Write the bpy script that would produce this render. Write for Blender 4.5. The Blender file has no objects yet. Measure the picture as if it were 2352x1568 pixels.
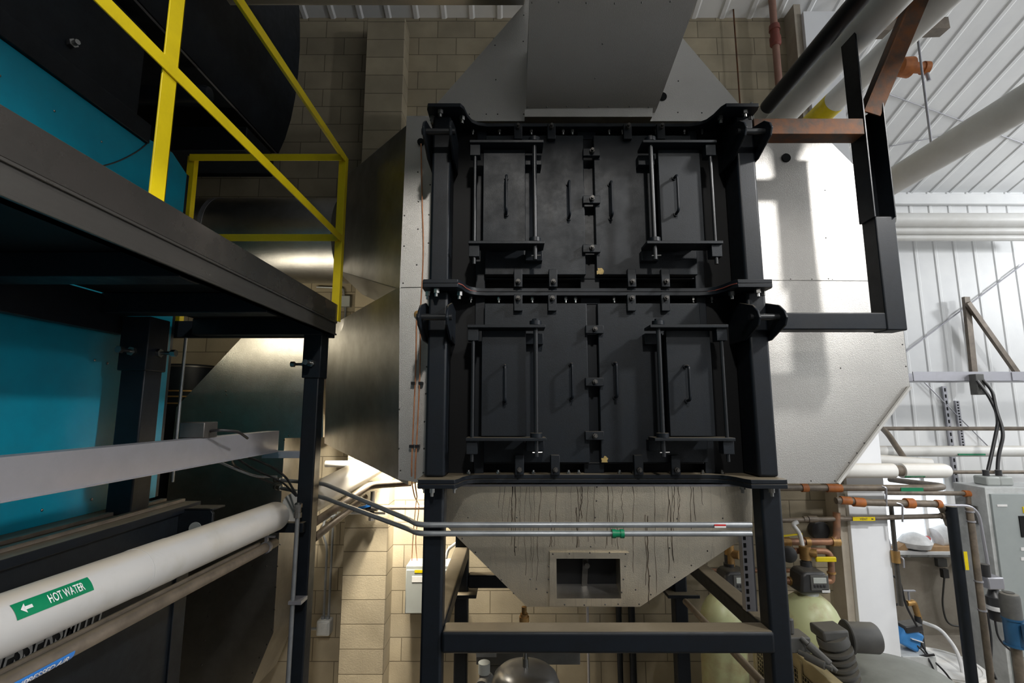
import bpy, bmesh, math, random
from mathutils import Vector, Matrix
random.seed(7)
V = Vector
C = bpy.context.scene.collection
sc = bpy.context.scene

# ------------------------------------------------------------------ camera, world, lights, exposure
F, PITCH, EYE = 1111.0, math.radians(7.9), V((0, 0, 3.1))
cd = bpy.data.cameras.new('camera'); cam = bpy.data.objects.new('camera', cd); C.objects.link(cam)
cam.location = EYE; cam.rotation_euler = (math.pi/2 + PITCH, 0, 0)
cd.sensor_width = 36.0; cd.lens = 36.0*F/2352.0; cd.clip_start = 0.02; cd.clip_end = 100
sc.camera = cam
w = bpy.data.worlds.new('world'); sc.world = w; w.use_nodes = True
w.node_tree.nodes['Background'].inputs[0].default_value = (0.6, 0.7, 0.8, 1)
w.node_tree.nodes['Background'].inputs[1].default_value = 0.02
sc.view_settings.view_transform = 'Standard'; sc.view_settings.look = 'None'
sc.view_settings.gamma = 1; sc.view_settings.use_curve_mapping = False
sc.view_settings.exposure = 0.0

def lamp(name, loc, aim, energy, col, sx, sy=None, spread=math.pi):
    l = bpy.data.lights.new(name, 'AREA'); l.energy = energy; l.color = col
    l.shape = 'RECTANGLE'; l.size = sx; l.size_y = sy or sx; l.spread = spread
    o = bpy.data.objects.new(name, l); C.objects.link(o); o.location = loc
    o.rotation_euler = (V(aim) - V(loc)).to_track_quat('-Z', 'Y').to_euler()
    return o
def spot(name, loc, energy, col, half, blend=0.06, rad=0.15, aim=None):
    """high bay lamp whose reflector cuts the light off at an angle from straight down"""
    l = bpy.data.lights.new(name, 'SPOT'); l.energy = energy; l.color = col; l.spot_size = math.radians(2*half)
    l.spot_blend = blend; l.shadow_soft_size = rad
    o = bpy.data.objects.new(name, l); C.objects.link(o); o.location = loc
    if aim: o.rotation_euler = (V(aim) - V(loc)).to_track_quat('-Z', 'Y').to_euler()
    return o
def bulb(name, loc, energy, col, rad=0.25):
    l = bpy.data.lights.new(name, 'POINT'); l.energy = energy; l.color = col; l.shadow_soft_size = rad
    o = bpy.data.objects.new(name, l); C.objects.link(o); o.location = loc; return o
spot('bay_or_fill_lamp', (3.65, 0.7, 5.85), 640, (1.0, 0.98, 0.95), 69.5, 0.02)
spot('bay_or_fill_lamp', (0.6, -2.2, 6.6), 560, (1.0, 0.96, 0.90), 67.0, 0.006)
bulb('bay_or_fill_lamp', (10.8, -1.6, 6.4), 560, (0.98, 0.98, 0.98))  # unseen fill bulb added to brighten right walls, jacket reflection and overhead pipes
bulb('bay_or_fill_lamp', (10.5, 4.6, 5.6), 400, (0.96, 0.98, 1.0))
lamp('strip_lamp', (-2.15, 3.74, 3.70), (-2.15, 4.7, 3.3), 2.2, (1.0, 0.88, 0.62), 1.3, 0.06)
lamp('strip_lamp', (-1.7, 3.80, 3.74), (-1.7, 4.25, 4.3), 5, (1.0, 0.90, 0.70), 1.3, 0.06)
lamp('strip_lamp', (-0.95, 4.22, 3.22), (-1.45, 4.55, 1.4), 98, (1.0, 0.91, 0.75), 0.5, 0.08, 2.0)

def ray(px, py):
    u = (px-1176)/F; v = (784-py)/F; c, s = math.cos(PITCH), math.sin(PITCH)
    return V((u, c - v*s, s + v*c))
def WY(px, py, Y): d = ray(px, py); return EYE + d*(Y/d.y)
def WX(px, py, X): d = ray(px, py); return EYE + d*(X/d.x)
def WZ(px, py, Z): d = ray(px, py); return EYE + d*((Z-EYE.z)/d.z)
def WC(px, py, gap=0.02):
    """where a sight line meets the sloping ceiling"""
    d = ray(px, py); return EYE + d*((6.46 + 7.2*0.37 - gap - EYE.z)/(d.z + 0.37*d.y))
def Q(x0, y0, s):
    return lambda x, y: (x0 + x/s, y0 + y/s)
z2 = Q(1700, 0, 3.563); z3 = Q(1700, 400, 3.563); z4 = Q(1800, 800, 3.92); z5 = Q(1752, 1150, 3.752)
z6 = Q(940, 1080, 2.613); z7 = Q(640, 1000, 2.761); zB = Q(1560, 1200, 4.26); zA = Q(380, 760, 4.055)
zc = Q(360, 1120, 3.5)

# ------------------------------------------------------------------ materials
def mat(name, col, rough=0.5, metal=0.0, col2=None, vs=6.0, bump=0.0, bs=200.0, dust=None, dusta=0.7,
        scale=(1, 1, 1), lo=0.35, hi=0.65, emit=None, estr=0.0, coat=0.0, trans=0.0, rv=0.0, spec=0.5):
    m = bpy.data.materials.new(name); m.use_nodes = True
    nt = m.node_tree; N = nt.nodes; L = nt.links; b = N['Principled BSDF']
    b.inputs['Base Color'].default_value = (*col, 1); b.inputs['Roughness'].default_value = rough
    b.inputs['Metallic'].default_value = metal; b.inputs['Coat Weight'].default_value = coat
    b.inputs['Transmission Weight'].default_value = trans; b.inputs['Specular IOR Level'].default_value = spec
    tc = N.new('ShaderNodeTexCoord'); mp = N.new('ShaderNodeMapping'); mp.inputs['Scale'].default_value = scale
    L.new(tc.outputs['Object'], mp.inputs['Vector'])
    if col2 is None: col2 = tuple(c*0.72 for c in col)
    ns = N.new('ShaderNodeTexNoise'); ns.inputs['Scale'].default_value = vs; ns.inputs['Detail'].default_value = 6
    ns.inputs['Roughness'].default_value = 0.65
    L.new(mp.outputs[0], ns.inputs['Vector'])
    rp = N.new('ShaderNodeValToRGB'); rp.color_ramp.elements[0].position = lo; rp.color_ramp.elements[1].position = hi
    rp.color_ramp.elements[0].color = (*col2, 1); rp.color_ramp.elements[1].color = (*col, 1)
    L.new(ns.outputs['Fac'], rp.inputs['Fac']); last = rp.outputs['Color']
    if dust:
        g = N.new('ShaderNodeNewGeometry'); sx = N.new('ShaderNodeSeparateXYZ'); L.new(g.outputs['Normal'], sx.inputs[0])
        mr = N.new('ShaderNodeMapRange'); mr.inputs[1].default_value = 0.75; mr.inputs[2].default_value = 0.97
        mr.inputs[4].default_value = dusta; L.new(sx.outputs['Z'], mr.inputs[0])
        mx = N.new('ShaderNodeMix'); mx.data_type = 'RGBA'; L.new(mr.outputs[0], mx.inputs['Factor'])
        L.new(last, mx.inputs[6]); mx.inputs[7].default_value = (*dust, 1); last = mx.outputs[2]
    L.new(last, b.inputs['Base Color'])
    if rv:
        mr = N.new('ShaderNodeMapRange'); L.new(ns.outputs['Fac'], mr.inputs[0])
        mr.inputs[1].default_value = 0.3; mr.inputs[2].default_value = 0.7
        mr.inputs[3].default_value = rough+rv; mr.inputs[4].default_value = rough-rv; L.new(mr.outputs[0], b.inputs['Roughness'])
    if bump:
        n2 = N.new('ShaderNodeTexNoise'); n2.inputs['Scale'].default_value = bs; n2.inputs['Detail'].default_value = 2
        L.new(mp.outputs[0], n2.inputs['Vector'])
        bp = N.new('ShaderNodeBump'); bp.inputs['Strength'].default_value = bump; bp.inputs['Distance'].default_value = 0.002
        L.new(n2.outputs['Fac'], bp.inputs['Height']); L.new(bp.outputs['Normal'], b.inputs['Normal'])
    if emit:
        b.inputs['Emission Color'].default_value = (*emit, 1); b.inputs['Emission Strength'].default_value = estr
    return m
M = {}
M['black'] = mat('black_paint', (0.0068, 0.0098, 0.0145), 0.46, col2=(0.004, 0.006, 0.009), vs=9, bump=0.12, bs=300, dust=(0.17, 0.14, 0.095), dusta=0.8, rv=0.08, spec=0.3)
M['door'] = mat('door_black', (0.0085, 0.0118, 0.0160), 0.5, spec=0.3, col2=(0.005, 0.007, 0.0098), vs=7, bump=0.25, bs=260, dust=(0.12, 0.10, 0.07), dusta=0.6, rv=0.1)
M['deep'] = mat('near_black', (0.003, 0.0036, 0.0046), 0.6, spec=0.25)  # near black for inner casing, recessed plates, holes, slots and deck
M['steel_black'] = mat('mill_scale', (0.10, 0.094, 0.087), 0.34, metal=0.6, col2=(0.08, 0.076, 0.07), vs=9, scale=(1, 0.5, 2), bump=0.06, bs=120, rv=0.08)
M['toe'] = mat('toe_plate_steel', (0.115, 0.105, 0.096), 0.28, metal=0.7, col2=(0.075, 0.07, 0.065), vs=3, rv=0.07)
M['darkrod'] = mat('dark_rod', (0.02, 0.022, 0.025), 0.35, metal=0.3)
M['alu'] = mat('embossed_aluminium', (0.53, 0.515, 0.49), 0.40, metal=1.0, col2=(0.48, 0.465, 0.44), vs=3, bump=0.75, bs=340, rv=0.03, lo=0.2, hi=0.8)
M['alu2'] = mat('duct_aluminium', (0.74, 0.73, 0.71), 0.32, metal=1.0, col2=(0.52, 0.51, 0.49), vs=3, bump=0.55, bs=300, rv=0.03)
M['screw'] = mat('screw_dark', (0.10, 0.095, 0.09), 0.5, metal=0.7)
M['zinc'] = mat('zinc_bolt', (0.36, 0.36, 0.35), 0.32, metal=1.0)
M['galv'] = mat('galvanised', (0.40, 0.40, 0.44), 0.34, metal=0.6, col2=(0.36, 0.36, 0.39), vs=6, rv=0.06)
M['conduit'] = mat('conduit_steel', (0.33, 0.35, 0.37), 0.35, metal=0.5)
M['teal'] = mat('teal_paint', (0.0, 0.235, 0.345), 0.42, col2=(0.0, 0.19, 0.285), vs=3, bump=0.08, bs=200, rv=0.06)
M['yellow'] = mat('yellow_paint', (0.78, 0.60, 0.006), 0.36, col2=(0.68, 0.52, 0.005), vs=6)
M['white'] = mat('white_pvc', (0.47, 0.465, 0.46), 0.42, col2=(0.40, 0.39, 0.36), vs=3, lo=0.3, hi=0.5, dust=(0.48, 0.40, 0.28), dusta=0.55)
M['dark'] = mat('dark_reflected_tone', (0.085, 0.09, 0.098), 0.7)  # dark tone for unseen surfaces, chosen for what the hood reflects
M['whitebright'] = mat('white_pipe_jacket', (0.74, 0.74, 0.72), 0.4, col2=(0.66, 0.65, 0.62), vs=3, dust=(0.48, 0.41, 0.29), dusta=0.5)
M['panel'] = mat('white_liner', (0.80, 0.81, 0.81), 0.45, col2=(0.74, 0.75, 0.76), vs=2)
M['colw'] = mat('white_column', (0.80, 0.82, 0.85), 0.4, col2=(0.76, 0.78, 0.82), vs=2)
M['conc'] = mat('concrete', (0.40, 0.36, 0.30), 0.85, col2=(0.30, 0.26, 0.21), vs=2.5, bump=0.4, bs=60)
M['brownpipe'] = mat('aged_steel_pipe', (0.20, 0.165, 0.13), 0.5, metal=0.3, col2=(0.12, 0.10, 0.08), vs=10, dust=(0.28, 0.22, 0.14), dusta=0.5)
M['rust'] = mat('rusty_steel', (0.15, 0.055, 0.018), 0.6, metal=0.0, spec=0.15, col2=(0.055, 0.042, 0.034), vs=12, bump=0.2, bs=80)
M['orange'] = mat('rust_orange', (0.42, 0.13, 0.022), 0.6, col2=(0.26, 0.08, 0.02), vs=12)
M['copper'] = mat('copper_tube', (0.80, 0.36, 0.18), 0.4, metal=0.3, col2=(0.52, 0.22, 0.11), vs=15)
M['cable'] = mat('black_cable', (0.012, 0.012, 0.014), 0.4)
M['greybox'] = mat('grey_enclosure', (0.33, 0.35, 0.34), 0.45, col2=(0.29, 0.31, 0.30), vs=2)
M['cabgrey'] = mat('cabinet_grey', (0.30, 0.33, 0.33), 0.45, col2=(0.26, 0.29, 0.29), vs=2)
M['lightgrey'] = mat('light_grey', (0.52, 0.54, 0.54), 0.45)
M['green'] = mat('green_label', (0.0, 0.20, 0.085), 0.4)
M['blue'] = mat('blue_label', (0.03, 0.20, 0.62), 0.4)
M['ylabel'] = mat('yellow_label', (0.80, 0.62, 0.0), 0.45)
M['wlabel'] = mat('white_label', (0.80, 0.80, 0.80), 0.45)
M['lettergrey'] = mat('letter_grey', (0.36, 0.37, 0.38), 0.5)
M['ink'] = mat('dark_ink', (0.05, 0.05, 0.05), 0.5)
M['frp'] = mat('fibreglass_tank', (0.50, 0.53, 0.30), 0.38, col2=(0.42, 0.36, 0.20), vs=4.0, lo=0.38, hi=0.55, bump=0.2, bs=40)
M['plastic'] = mat('black_plastic', (0.03, 0.03, 0.032), 0.4, dust=(0.12, 0.11, 0.09), dusta=0.5)
M['lcd'] = mat('lcd_screen', (0.55, 0.58, 0.55), 0.3)
M['brass'] = mat('brass', (0.50, 0.30, 0.10), 0.4, metal=0.7, col2=(0.32, 0.19, 0.08), vs=12)
M['stain'] = mat('drip_stain', (0.06, 0.042, 0.025), 0.55, col2=(0.03, 0.02, 0.012), vs=20)
M['patch'] = mat('yellow_primer', (0.42, 0.29, 0.08), 0.6, col2=(0.2, 0.15, 0.06), vs=60)
M['beige'] = mat('beige_paint', (0.50, 0.42, 0.24), 0.5, col2=(0.42, 0.35, 0.2), vs=5)
M['castgrey'] = mat('cast_grey', (0.10, 0.10, 0.095), 0.55, col2=(0.07, 0.07, 0.068), vs=8, dust=(0.20, 0.18, 0.14), dusta=0.5)
M['tankgrey'] = mat('tank_grey', (0.25, 0.26, 0.24), 0.5, col2=(0.18, 0.19, 0.17), vs=4)
M['drumw'] = mat('white_plastic', (0.78, 0.77, 0.74), 0.4, col2=(0.60, 0.54, 0.46), vs=5, lo=0.25, hi=0.5)
M['motorblue'] = mat('motor_blue', (0.02, 0.10, 0.22), 0.45)
M['boxblue'] = mat('box_blue', (0.05, 0.25, 0.60), 0.45)
M['red'] = mat('red_plastic', (0.55, 0.02, 0.02), 0.4)
M['redprimer'] = mat('red_primer', (0.22, 0.055, 0.04), 0.6)
M['pink'] = mat('primer_pipe', (0.30, 0.16, 0.12), 0.6)
M['pane'] = mat('window_daylight', (0.8, 0.85, 0.9), 0.2, emit=(0.85, 0.93, 1.0), estr=1.15)
M['silvertank'] = mat('grey_vessel', (0.20, 0.20, 0.20), 0.28, metal=0.5, col2=(0.15, 0.15, 0.15), vs=4)
M['cardboard'] = mat('cardboard', (0.45, 0.28, 0.14), 0.7)

def hopper_mat():
    m = mat('stained_aluminium', (0.84, 0.75, 0.60), 0.42, metal=1.0, col2=(0.66, 0.60, 0.49), vs=5, bump=0.5, bs=380)
    nt = m.node_tree; N = nt.nodes; L = nt.links; b = N['Principled BSDF']
    tc = N.new('ShaderNodeTexCoord'); mp = N.new('ShaderNodeMapping'); mp.inputs['Scale'].default_value = (17, 1, 0.7)
    L.new(tc.outputs['Object'], mp.inputs['Vector'])
    n = N.new('ShaderNodeTexNoise'); n.inputs['Scale'].default_value = 1.0; n.inputs['Detail'].default_value = 3
    L.new(mp.outputs[0], n.inputs['Vector'])
    a = N.new('ShaderNodeMath'); a.operation = 'SUBTRACT'; a.inputs[1].default_value = 0.5; L.new(n.outputs['Fac'], a.inputs[0])
    c = N.new('ShaderNodeMath'); c.operation = 'ABSOLUTE'; L.new(a.outputs[0], c.inputs[0])
    r = N.new('ShaderNodeMapRange'); r.inputs[1].default_value = 0.0; r.inputs[2].default_value = 0.010
    r.inputs[3].default_value = 0.18; r.inputs[4].default_value = 0.0; L.new(c.outputs[0], r.inputs[0])
    src = b.inputs['Base Color'].links[0].from_socket
    mx = N.new('ShaderNodeMix'); mx.data_type = 'RGBA'; L.new(r.outputs[0], mx.inputs['Factor']); L.new(src, mx.inputs[6])
    mx.inputs[7].default_value = (0.10, 0.07, 0.04, 1); L.new(mx.outputs[2], b.inputs['Base Color'])
    r2 = N.new('ShaderNodeMapRange'); r2.inputs[3].default_value = 0.34; r2.inputs[4].default_value = 0.6; L.new(r.outputs[0], r2.inputs[0])
    L.new(r2.outputs[0], b.inputs['Roughness'])
    return m
M['hopper'] = hopper_mat()

def block_mat(name, width, off, ox, oz):
    m = bpy.data.materials.new(name); m.use_nodes = True; nt = m.node_tree; N = nt.nodes; L = nt.links; b = N['Principled BSDF']
    g = N.new('ShaderNodeNewGeometry'); s = N.new('ShaderNodeSeparateXYZ'); L.new(g.outputs['Position'], s.inputs[0])
    cx = N.new('ShaderNodeMath'); cx.inputs[1].default_value = ox; L.new(s.outputs['X'], cx.inputs[0])
    cz = N.new('ShaderNodeMath'); cz.inputs[1].default_value = oz; L.new(s.outputs['Z'], cz.inputs[0])
    cb = N.new('ShaderNodeCombineXYZ'); L.new(cx.outputs[0], cb.inputs[0]); L.new(cz.outputs[0], cb.inputs[1])
    br = N.new('ShaderNodeTexBrick'); L.new(cb.outputs[0], br.inputs['Vector']); br.offset = off
    br.inputs['Scale'].default_value = 1; br.inputs['Brick Width'].default_value = width; br.inputs['Row Height'].default_value = 0.2032
    br.inputs['Mortar Size'].default_value = 0.005; br.inputs['Mortar Smooth'].default_value = 0.4; br.inputs['Bias'].default_value = -0.2
    br.inputs['Color1'].default_value = (0.35, 0.30, 0.21, 1); br.inputs['Color2'].default_value = (0.28, 0.24, 0.17, 1)
    br.inputs['Mortar'].default_value = (0.14, 0.115, 0.075, 1)
    n = N.new('ShaderNodeTexNoise'); n.inputs['Scale'].default_value = 3; n.inputs['Detail'].default_value = 8; L.new(g.outputs['Position'], n.inputs['Vector'])
    r = N.new('ShaderNodeMapRange'); L.new(n.outputs['Fac'], r.inputs[0]); r.inputs[1].default_value = .3; r.inputs[2].default_value = .7
    r.inputs[3].default_value = 0.78; r.inputs[4].default_value = 1.12
    mx = N.new('ShaderNodeMix'); mx.data_type = 'RGBA'; mx.blend_type = 'MULTIPLY'; mx.inputs['Factor'].default_value = 1
    L.new(br.outputs['Color'], mx.inputs[6]); L.new(r.outputs[0], mx.inputs[7]); L.new(mx.outputs[2], b.inputs['Base Color'])
    b.inputs['Roughness'].default_value = 0.8
    n2 = N.new('ShaderNodeTexNoise'); n2.inputs['Scale'].default_value = 90; L.new(g.outputs['Position'], n2.inputs['Vector'])
    ad = N.new('ShaderNodeMath'); ad.operation = 'MULTIPLY_ADD'; L.new(br.outputs['Fac'], ad.inputs[0]); ad.inputs[1].default_value = -2.0
    L.new(n2.outputs['Fac'], ad.inputs[2])
    bp = N.new('ShaderNodeBump'); bp.inputs['Strength'].default_value = 0.3; bp.inputs['Distance'].default_value = 0.003
    L.new(ad.outputs[0], bp.inputs['Height']); L.new(bp.outputs['Normal'], b.inputs['Normal'])
    return m
M['block'] = block_mat('painted_block', 0.4064, 0.5, 0.0, 0.0)
M['pier'] = block_mat('pier_block', 0.44, 0.0, 1.515, 0.0)

# ------------------------------------------------------------------ mesh builder
def rnd(pts, rad, seg=5):
    """round the corners of a polyline"""
    out = [V(pts[0])]
    for i in range(1, len(pts)-1):
        a, b, c = V(pts[i-1]), V(pts[i]), V(pts[i+1])
        r = min(rad, (a-b).length*0.45, (c-b).length*0.45)
        p, q = b + (a-b).normalized()*r, b + (c-b).normalized()*r
        for k in range(seg+1):
            t = k/seg; out.append(p*(1-t)**2 + b*2*t*(1-t) + q*t*t)
    out.append(V(pts[-1])); return out

class MB:
    def __init__(s): s.v = []; s.f = []; s.m = []; s.mi = 0
    def add(s, vs, fs):
        o = len(s.v); s.v += [V(p) for p in vs]; s.f += [[i+o for i in f] for f in fs]; s.m += [s.mi]*len(fs); return s
    def box(s, x0, x1, y0, y1, z0, z1):
        vs = [(x, y, z) for x in (x0, x1) for y in (y0, y1) for z in (z0, z1)]
        return s.add(vs, [(0, 1, 3, 2), (4, 6, 7, 5), (0, 4, 5, 1), (2, 3, 7, 6), (0, 2, 6, 4), (1, 5, 7, 3)])
    def bar(s, p, q, wd, ht, up=(0, 0, 1)):
        p, q = V(p), V(q); d = (q-p).normalized(); sd = d.cross(V(up))
        if sd.length < 1e-4: sd = d.cross(V((0, 1, 0)))
        sd.normalize(); u = sd.cross(d).normalized(); vs = []
        for c in (p, q):
            for a, b in ((-1, -1), (1, -1), (1, 1), (-1, 1)): vs.append(c + sd*a*wd/2 + u*b*ht/2)
        return s.add(vs, [(0, 1, 2, 3), (7, 6, 5, 4), (0, 4, 5, 1), (1, 5, 6, 2), (2, 6, 7, 3), (3, 7, 4, 0)])
    def tube(s, pts, r, n=14, caps=True):
        pts = [V(p) for p in pts]; k = len(pts); rs = r if isinstance(r, (list, tuple)) else [r]*k
        t = []
        for i in range(k):
            a = pts[i]-pts[i-1] if i else pts[1]-pts[0]
            b = pts[i+1]-pts[i] if i < k-1 else a
            t.append((a.normalized()+b.normalized()).normalized())
        nrm = t[0].orthogonal().normalized(); vs = []; fs = []
        for i in range(k):
            if i: nrm = (t[i-1].rotation_difference(t[i]) @ nrm)
            bn = t[i].cross(nrm).normalized()
            for j in range(n):
                a = 2*math.pi*j/n; vs.append(pts[i] + (nrm*math.cos(a)+bn*math.sin(a))*rs[i])
        for i in range(k-1):
            for j in range(n): fs.append((i*n+j, i*n+(j+1) % n, (i+1)*n+(j+1) % n, (i+1)*n+j))
        if caps: fs += [tuple(range(n))[::-1], tuple((k-1)*n+j for j in range(n))]
        return s.add(vs, fs)
    def cyl(s, p, q, r, n=18): return s.tube([p, q], r, n)
    def prism(s, pts, off):
        pts = [V(p) for p in pts]; n = len(pts); off = V(off); vs = pts + [p+off for p in pts]
        fs = [tuple(range(n))[::-1], tuple(range(n, 2*n))] + [(i, (i+1) % n, n+(i+1) % n, n+i) for i in range(n)]
        return s.add(vs, fs)
    def frustum(s, a, b):
        n = len(a); return s.add(list(a)+list(b), [tuple(range(n))[::-1], tuple(range(n, 2*n))]+[(i, (i+1) % n, n+(i+1) % n, n+i) for i in range(n)])
    def lathe(s, prof, c, n=32, ax=(0, 0, 1)):
        ax = V(ax).normalized(); c = V(c)
        return s.tube([c+ax*h for r, h in prof], [max(r, 1e-4) for r, h in prof], n)
    def lathe2(s, prof, c, n=32, ax=(0, 0, 1)):
        """lathe that tolerates flat steps (no tangent mitre)"""
        ax = V(ax).normalized(); u = ax.orthogonal().normalized(); b = ax.cross(u); c = V(c); k = len(prof); vs = []; fs = []
        for r, h in prof:
            for j in range(n):
                a = 2*math.pi*j/n; vs.append(c+ax*h+(u*math.cos(a)+b*math.sin(a))*max(r, 1e-4))
        for i in range(k-1):
            for j in range(n): fs.append((i*n+j, i*n+(j+1) % n, (i+1)*n+(j+1) % n, (i+1)*n+j))
        fs += [tuple(range(n))[::-1], tuple((k-1)*n+j for j in range(n))]
        return s.add(vs, fs)
    def bolt(s, p, d, r, h):
        p = V(p); d = V(d).normalized(); s.cyl(p, p+d*h*0.55, r, 6); s.cyl(p+d*h*0.5, p+d*h, r*0.6, 8); return s
    def dome(s, p, d, r):
        d = V(d).normalized(); p = V(p)
        s.lathe([(r, 0), (r*0.8, r*0.4), (r*0.3, r*0.65)], p, 8, d); return s
    def ground(s): return min(v.z for v in s.v)

WL = {}
def wl(o): return WL.get(o.name, V((0, 0, 0)))
def build(name, mb, m, parent=None, bevel=0.0, seg=2, angle=35):
    vs = mb.v; lo = V([min(v[i] for v in vs) for i in range(3)]); hi = V([max(v[i] for v in vs) for i in range(3)])
    org = V(((lo.x+hi.x)/2, (lo.y+hi.y)/2, lo.z))
    me = bpy.data.meshes.new(name); me.from_pydata([v-org for v in vs], [], mb.f)
    ms = m if isinstance(m, (list, tuple)) else [m]
    for x in ms: me.materials.append(M[x])
    for p, i in zip(me.polygons, mb.m): p.material_index = min(i, len(ms)-1)
    bm = bmesh.new(); bm.from_mesh(me); bmesh.ops.recalc_face_normals(bm, faces=bm.faces); bm.to_mesh(me); bm.free()
    me.shade_smooth(); me.set_sharp_from_angle(angle=math.radians(angle))
    o = bpy.data.objects.new(name, me); C.objects.link(o)
    if parent is not None:
        o.parent = parent; o.location = org - wl(parent)
    else: o.location = org
    WL[o.name] = org
    if bevel:
        b = o.modifiers.new('bevel', 'BEVEL'); b.width = bevel; b.segments = seg; b.limit_method = 'ANGLE'; b.angle_limit = math.radians(40)
    return o
def thing(name, label, cat, loc, group=None):
    o = bpy.data.objects.new(name, None); C.objects.link(o); o.location = loc; o.empty_display_size = 0.1; WL[o.name] = V(loc)
    o['label'] = label; o['category'] = cat
    if group: o['group'] = group
    return o
def solo(name, label, cat, mb, m, group=None, bevel=0.0, **k):
    o = build(name, mb, m, None, bevel, **k); o['label'] = label; o['category'] = cat
    if group: o['group'] = group
    return o
def struct(name, mb, m, bevel=0.0, angle=4):
    o = build(name, mb, m, None, bevel, angle=angle); o['kind'] = 'structure'; return o
def inst(src, loc, parent):
    """copy of a part, moved so that its origin stands at loc (world)"""
    o = src.copy(); C.objects.link(o); o.parent = parent; o.location = V(loc) - wl(parent); WL[o.name] = V(loc); return o

def text_mesh(txt, size=1.0, shear=0.0, offset=0.0):
    cu = bpy.data.curves.new('lettering', 'FONT'); cu.body = txt; cu.size = size; cu.shear = shear; cu.offset = offset; cu.resolution_u = 3
    o = bpy.data.objects.new('lettering', cu); C.objects.link(o)
    dg = bpy.context.evaluated_depsgraph_get(); me = bpy.data.meshes.new_from_object(o.evaluated_get(dg))
    vs = [v.co.copy() for v in me.vertices]; fs = [tuple(p.vertices) for p in me.polygons]
    bpy.data.objects.remove(o); bpy.data.curves.remove(cu); bpy.data.meshes.remove(me)
    x0 = min(v.x for v in vs); x1 = max(v.x for v in vs); y0 = min(v.y for v in vs); y1 = max(v.y for v in vs)
    return [((v.x-x0)/(x1-x0), (v.y-y0)/(y1-y0)) for v in vs], fs
def letters(mb, txt, o, du, dv, **k):
    """flat lettering filling the rectangle o, o+du, o+dv"""
    vs, fs = text_mesh(txt, **k); o, du, dv = V(o), V(du), V(dv)
    return mb.add([o+du*a+dv*b for a, b in vs], fs)
# ------------------------------------------------------------------ the setting
FAR, WALL, SL = 7.2, 4.78, 0.37
EAVE = 6.46
def ceil_z(y): return EAVE + (FAR-y)*SL
RIDGE = -2.2
def ribbed(p0, du, dv, n, nrm, spacing=0.305, wd=0.08, ht=0.014, length=None):
    """sheet with trapezoid ribs: p0 corner, du unit across, dv along the rib"""
    mb = MB(); p0, du, dv, nrm = V(p0), V(du), V(dv), V(nrm); prof = []
    for k in range(n):
        a = k*spacing
        prof += [(a, 0), (a+spacing-wd, 0), (a+spacing-wd*0.75, ht), (a+spacing-wd*0.25, ht)]
    prof.append((n*spacing, 0)); vs = []
    for a, h in prof: vs += [p0+du*a+nrm*h, p0+du*a+nrm*h+dv]
    mb.add(vs, [(2*i, 2*i+1, 2*i+3, 2*i+2) for i in range(len(prof)-1)]); return mb
struct('floor', MB().box(-6.2, 14.0, 2.0, 7.6, -0.2, 0.0), 'conc')
struct('floor_front', MB().box(-6.2, 14.0, -6.2, 2.0, -0.2, 0.0), 'dark')  # out of view; darkened so the hood's front duct mirrors a dark floor
mb = ribbed((-6.2, FAR+0.3, ceil_z(FAR+0.3)), (1, 0, 0), (0, RIDGE-FAR-0.3, ceil_z(RIDGE)-ceil_z(FAR+0.3)), 67, (0, 0, -1))
struct('ceiling', mb, 'panel')
struct('ceiling_front', MB().prism([(-6.2, RIDGE, ceil_z(RIDGE)), (14, RIDGE, ceil_z(RIDGE)), (14, -6.2, ceil_z(RIDGE)-4*SL), (-6.2, -6.2, ceil_z(RIDGE)-4*SL)], (0, 0, .1)), 'panel')
struct('wall_back', MB().box(-6.2, 3.06, WALL, WALL+0.3, 0, ceil_z(WALL)+0.1), 'block')
struct('trim_1', MB().box(-1.515, -1.12, WALL-0.22, WALL, 0, 7.16), 'pier', 0.006)
struct('trim_2', MB().box(3.06, 3.40, 4.56, 5.10, 0, ceil_z(5.1)), 'colw', 0.004)
struct('trim_3', MB().box(2.99, 3.06, 4.60, WALL, 0, ceil_z(WALL)), 'conc')
mb = ribbed((2.9, FAR, 1.02), (1, 0, 0), (0, 0, ceil_z(FAR)-1.02), 37, (0, -1, 0), wd=0.07, ht=0.012)
mb.add([(2.9, FAR+.2, 1.0), (14.1, FAR+.2, 1.0), (14.1, FAR+.2, 6.6), (2.9, FAR+.2, 6.6)], [(0, 1, 2, 3)])
struct('wall_far', mb, 'panel')
struct('wall_far_base', MB().box(2.9, 14.0, FAR-0.02, FAR+0.3, 0, 1.02), 'conc')
struct('wall_left', MB().box(-6.4, -6.2, -6.2, WALL+.3, 0, 10), 'block')
struct('wall_right', MB().box(14, 14.2, -6.2, 7.6, 0, 10), 'panel')
struct('wall_front', MB().box(4.5, 14, -6.4, -6.2, 0, 10), 'panel')
struct('wall_front_base', MB().box(-6.2, 4.5, -6.4, -6.2, 0, 1.2), 'block')
struct('wall_front_upper', MB().box(-6.2, 4.5, -6.4, -6.2, 1.2, 10), 'dark')  # out of view; darkened above the base to keep hood reflections dark
zt = ceil_z(FAR)
struct('trim_4', MB().box(2.9, 14.0, FAR-0.10, FAR-0.03, zt-0.23, zt-0.07), 'panel', 0.004)
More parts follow.
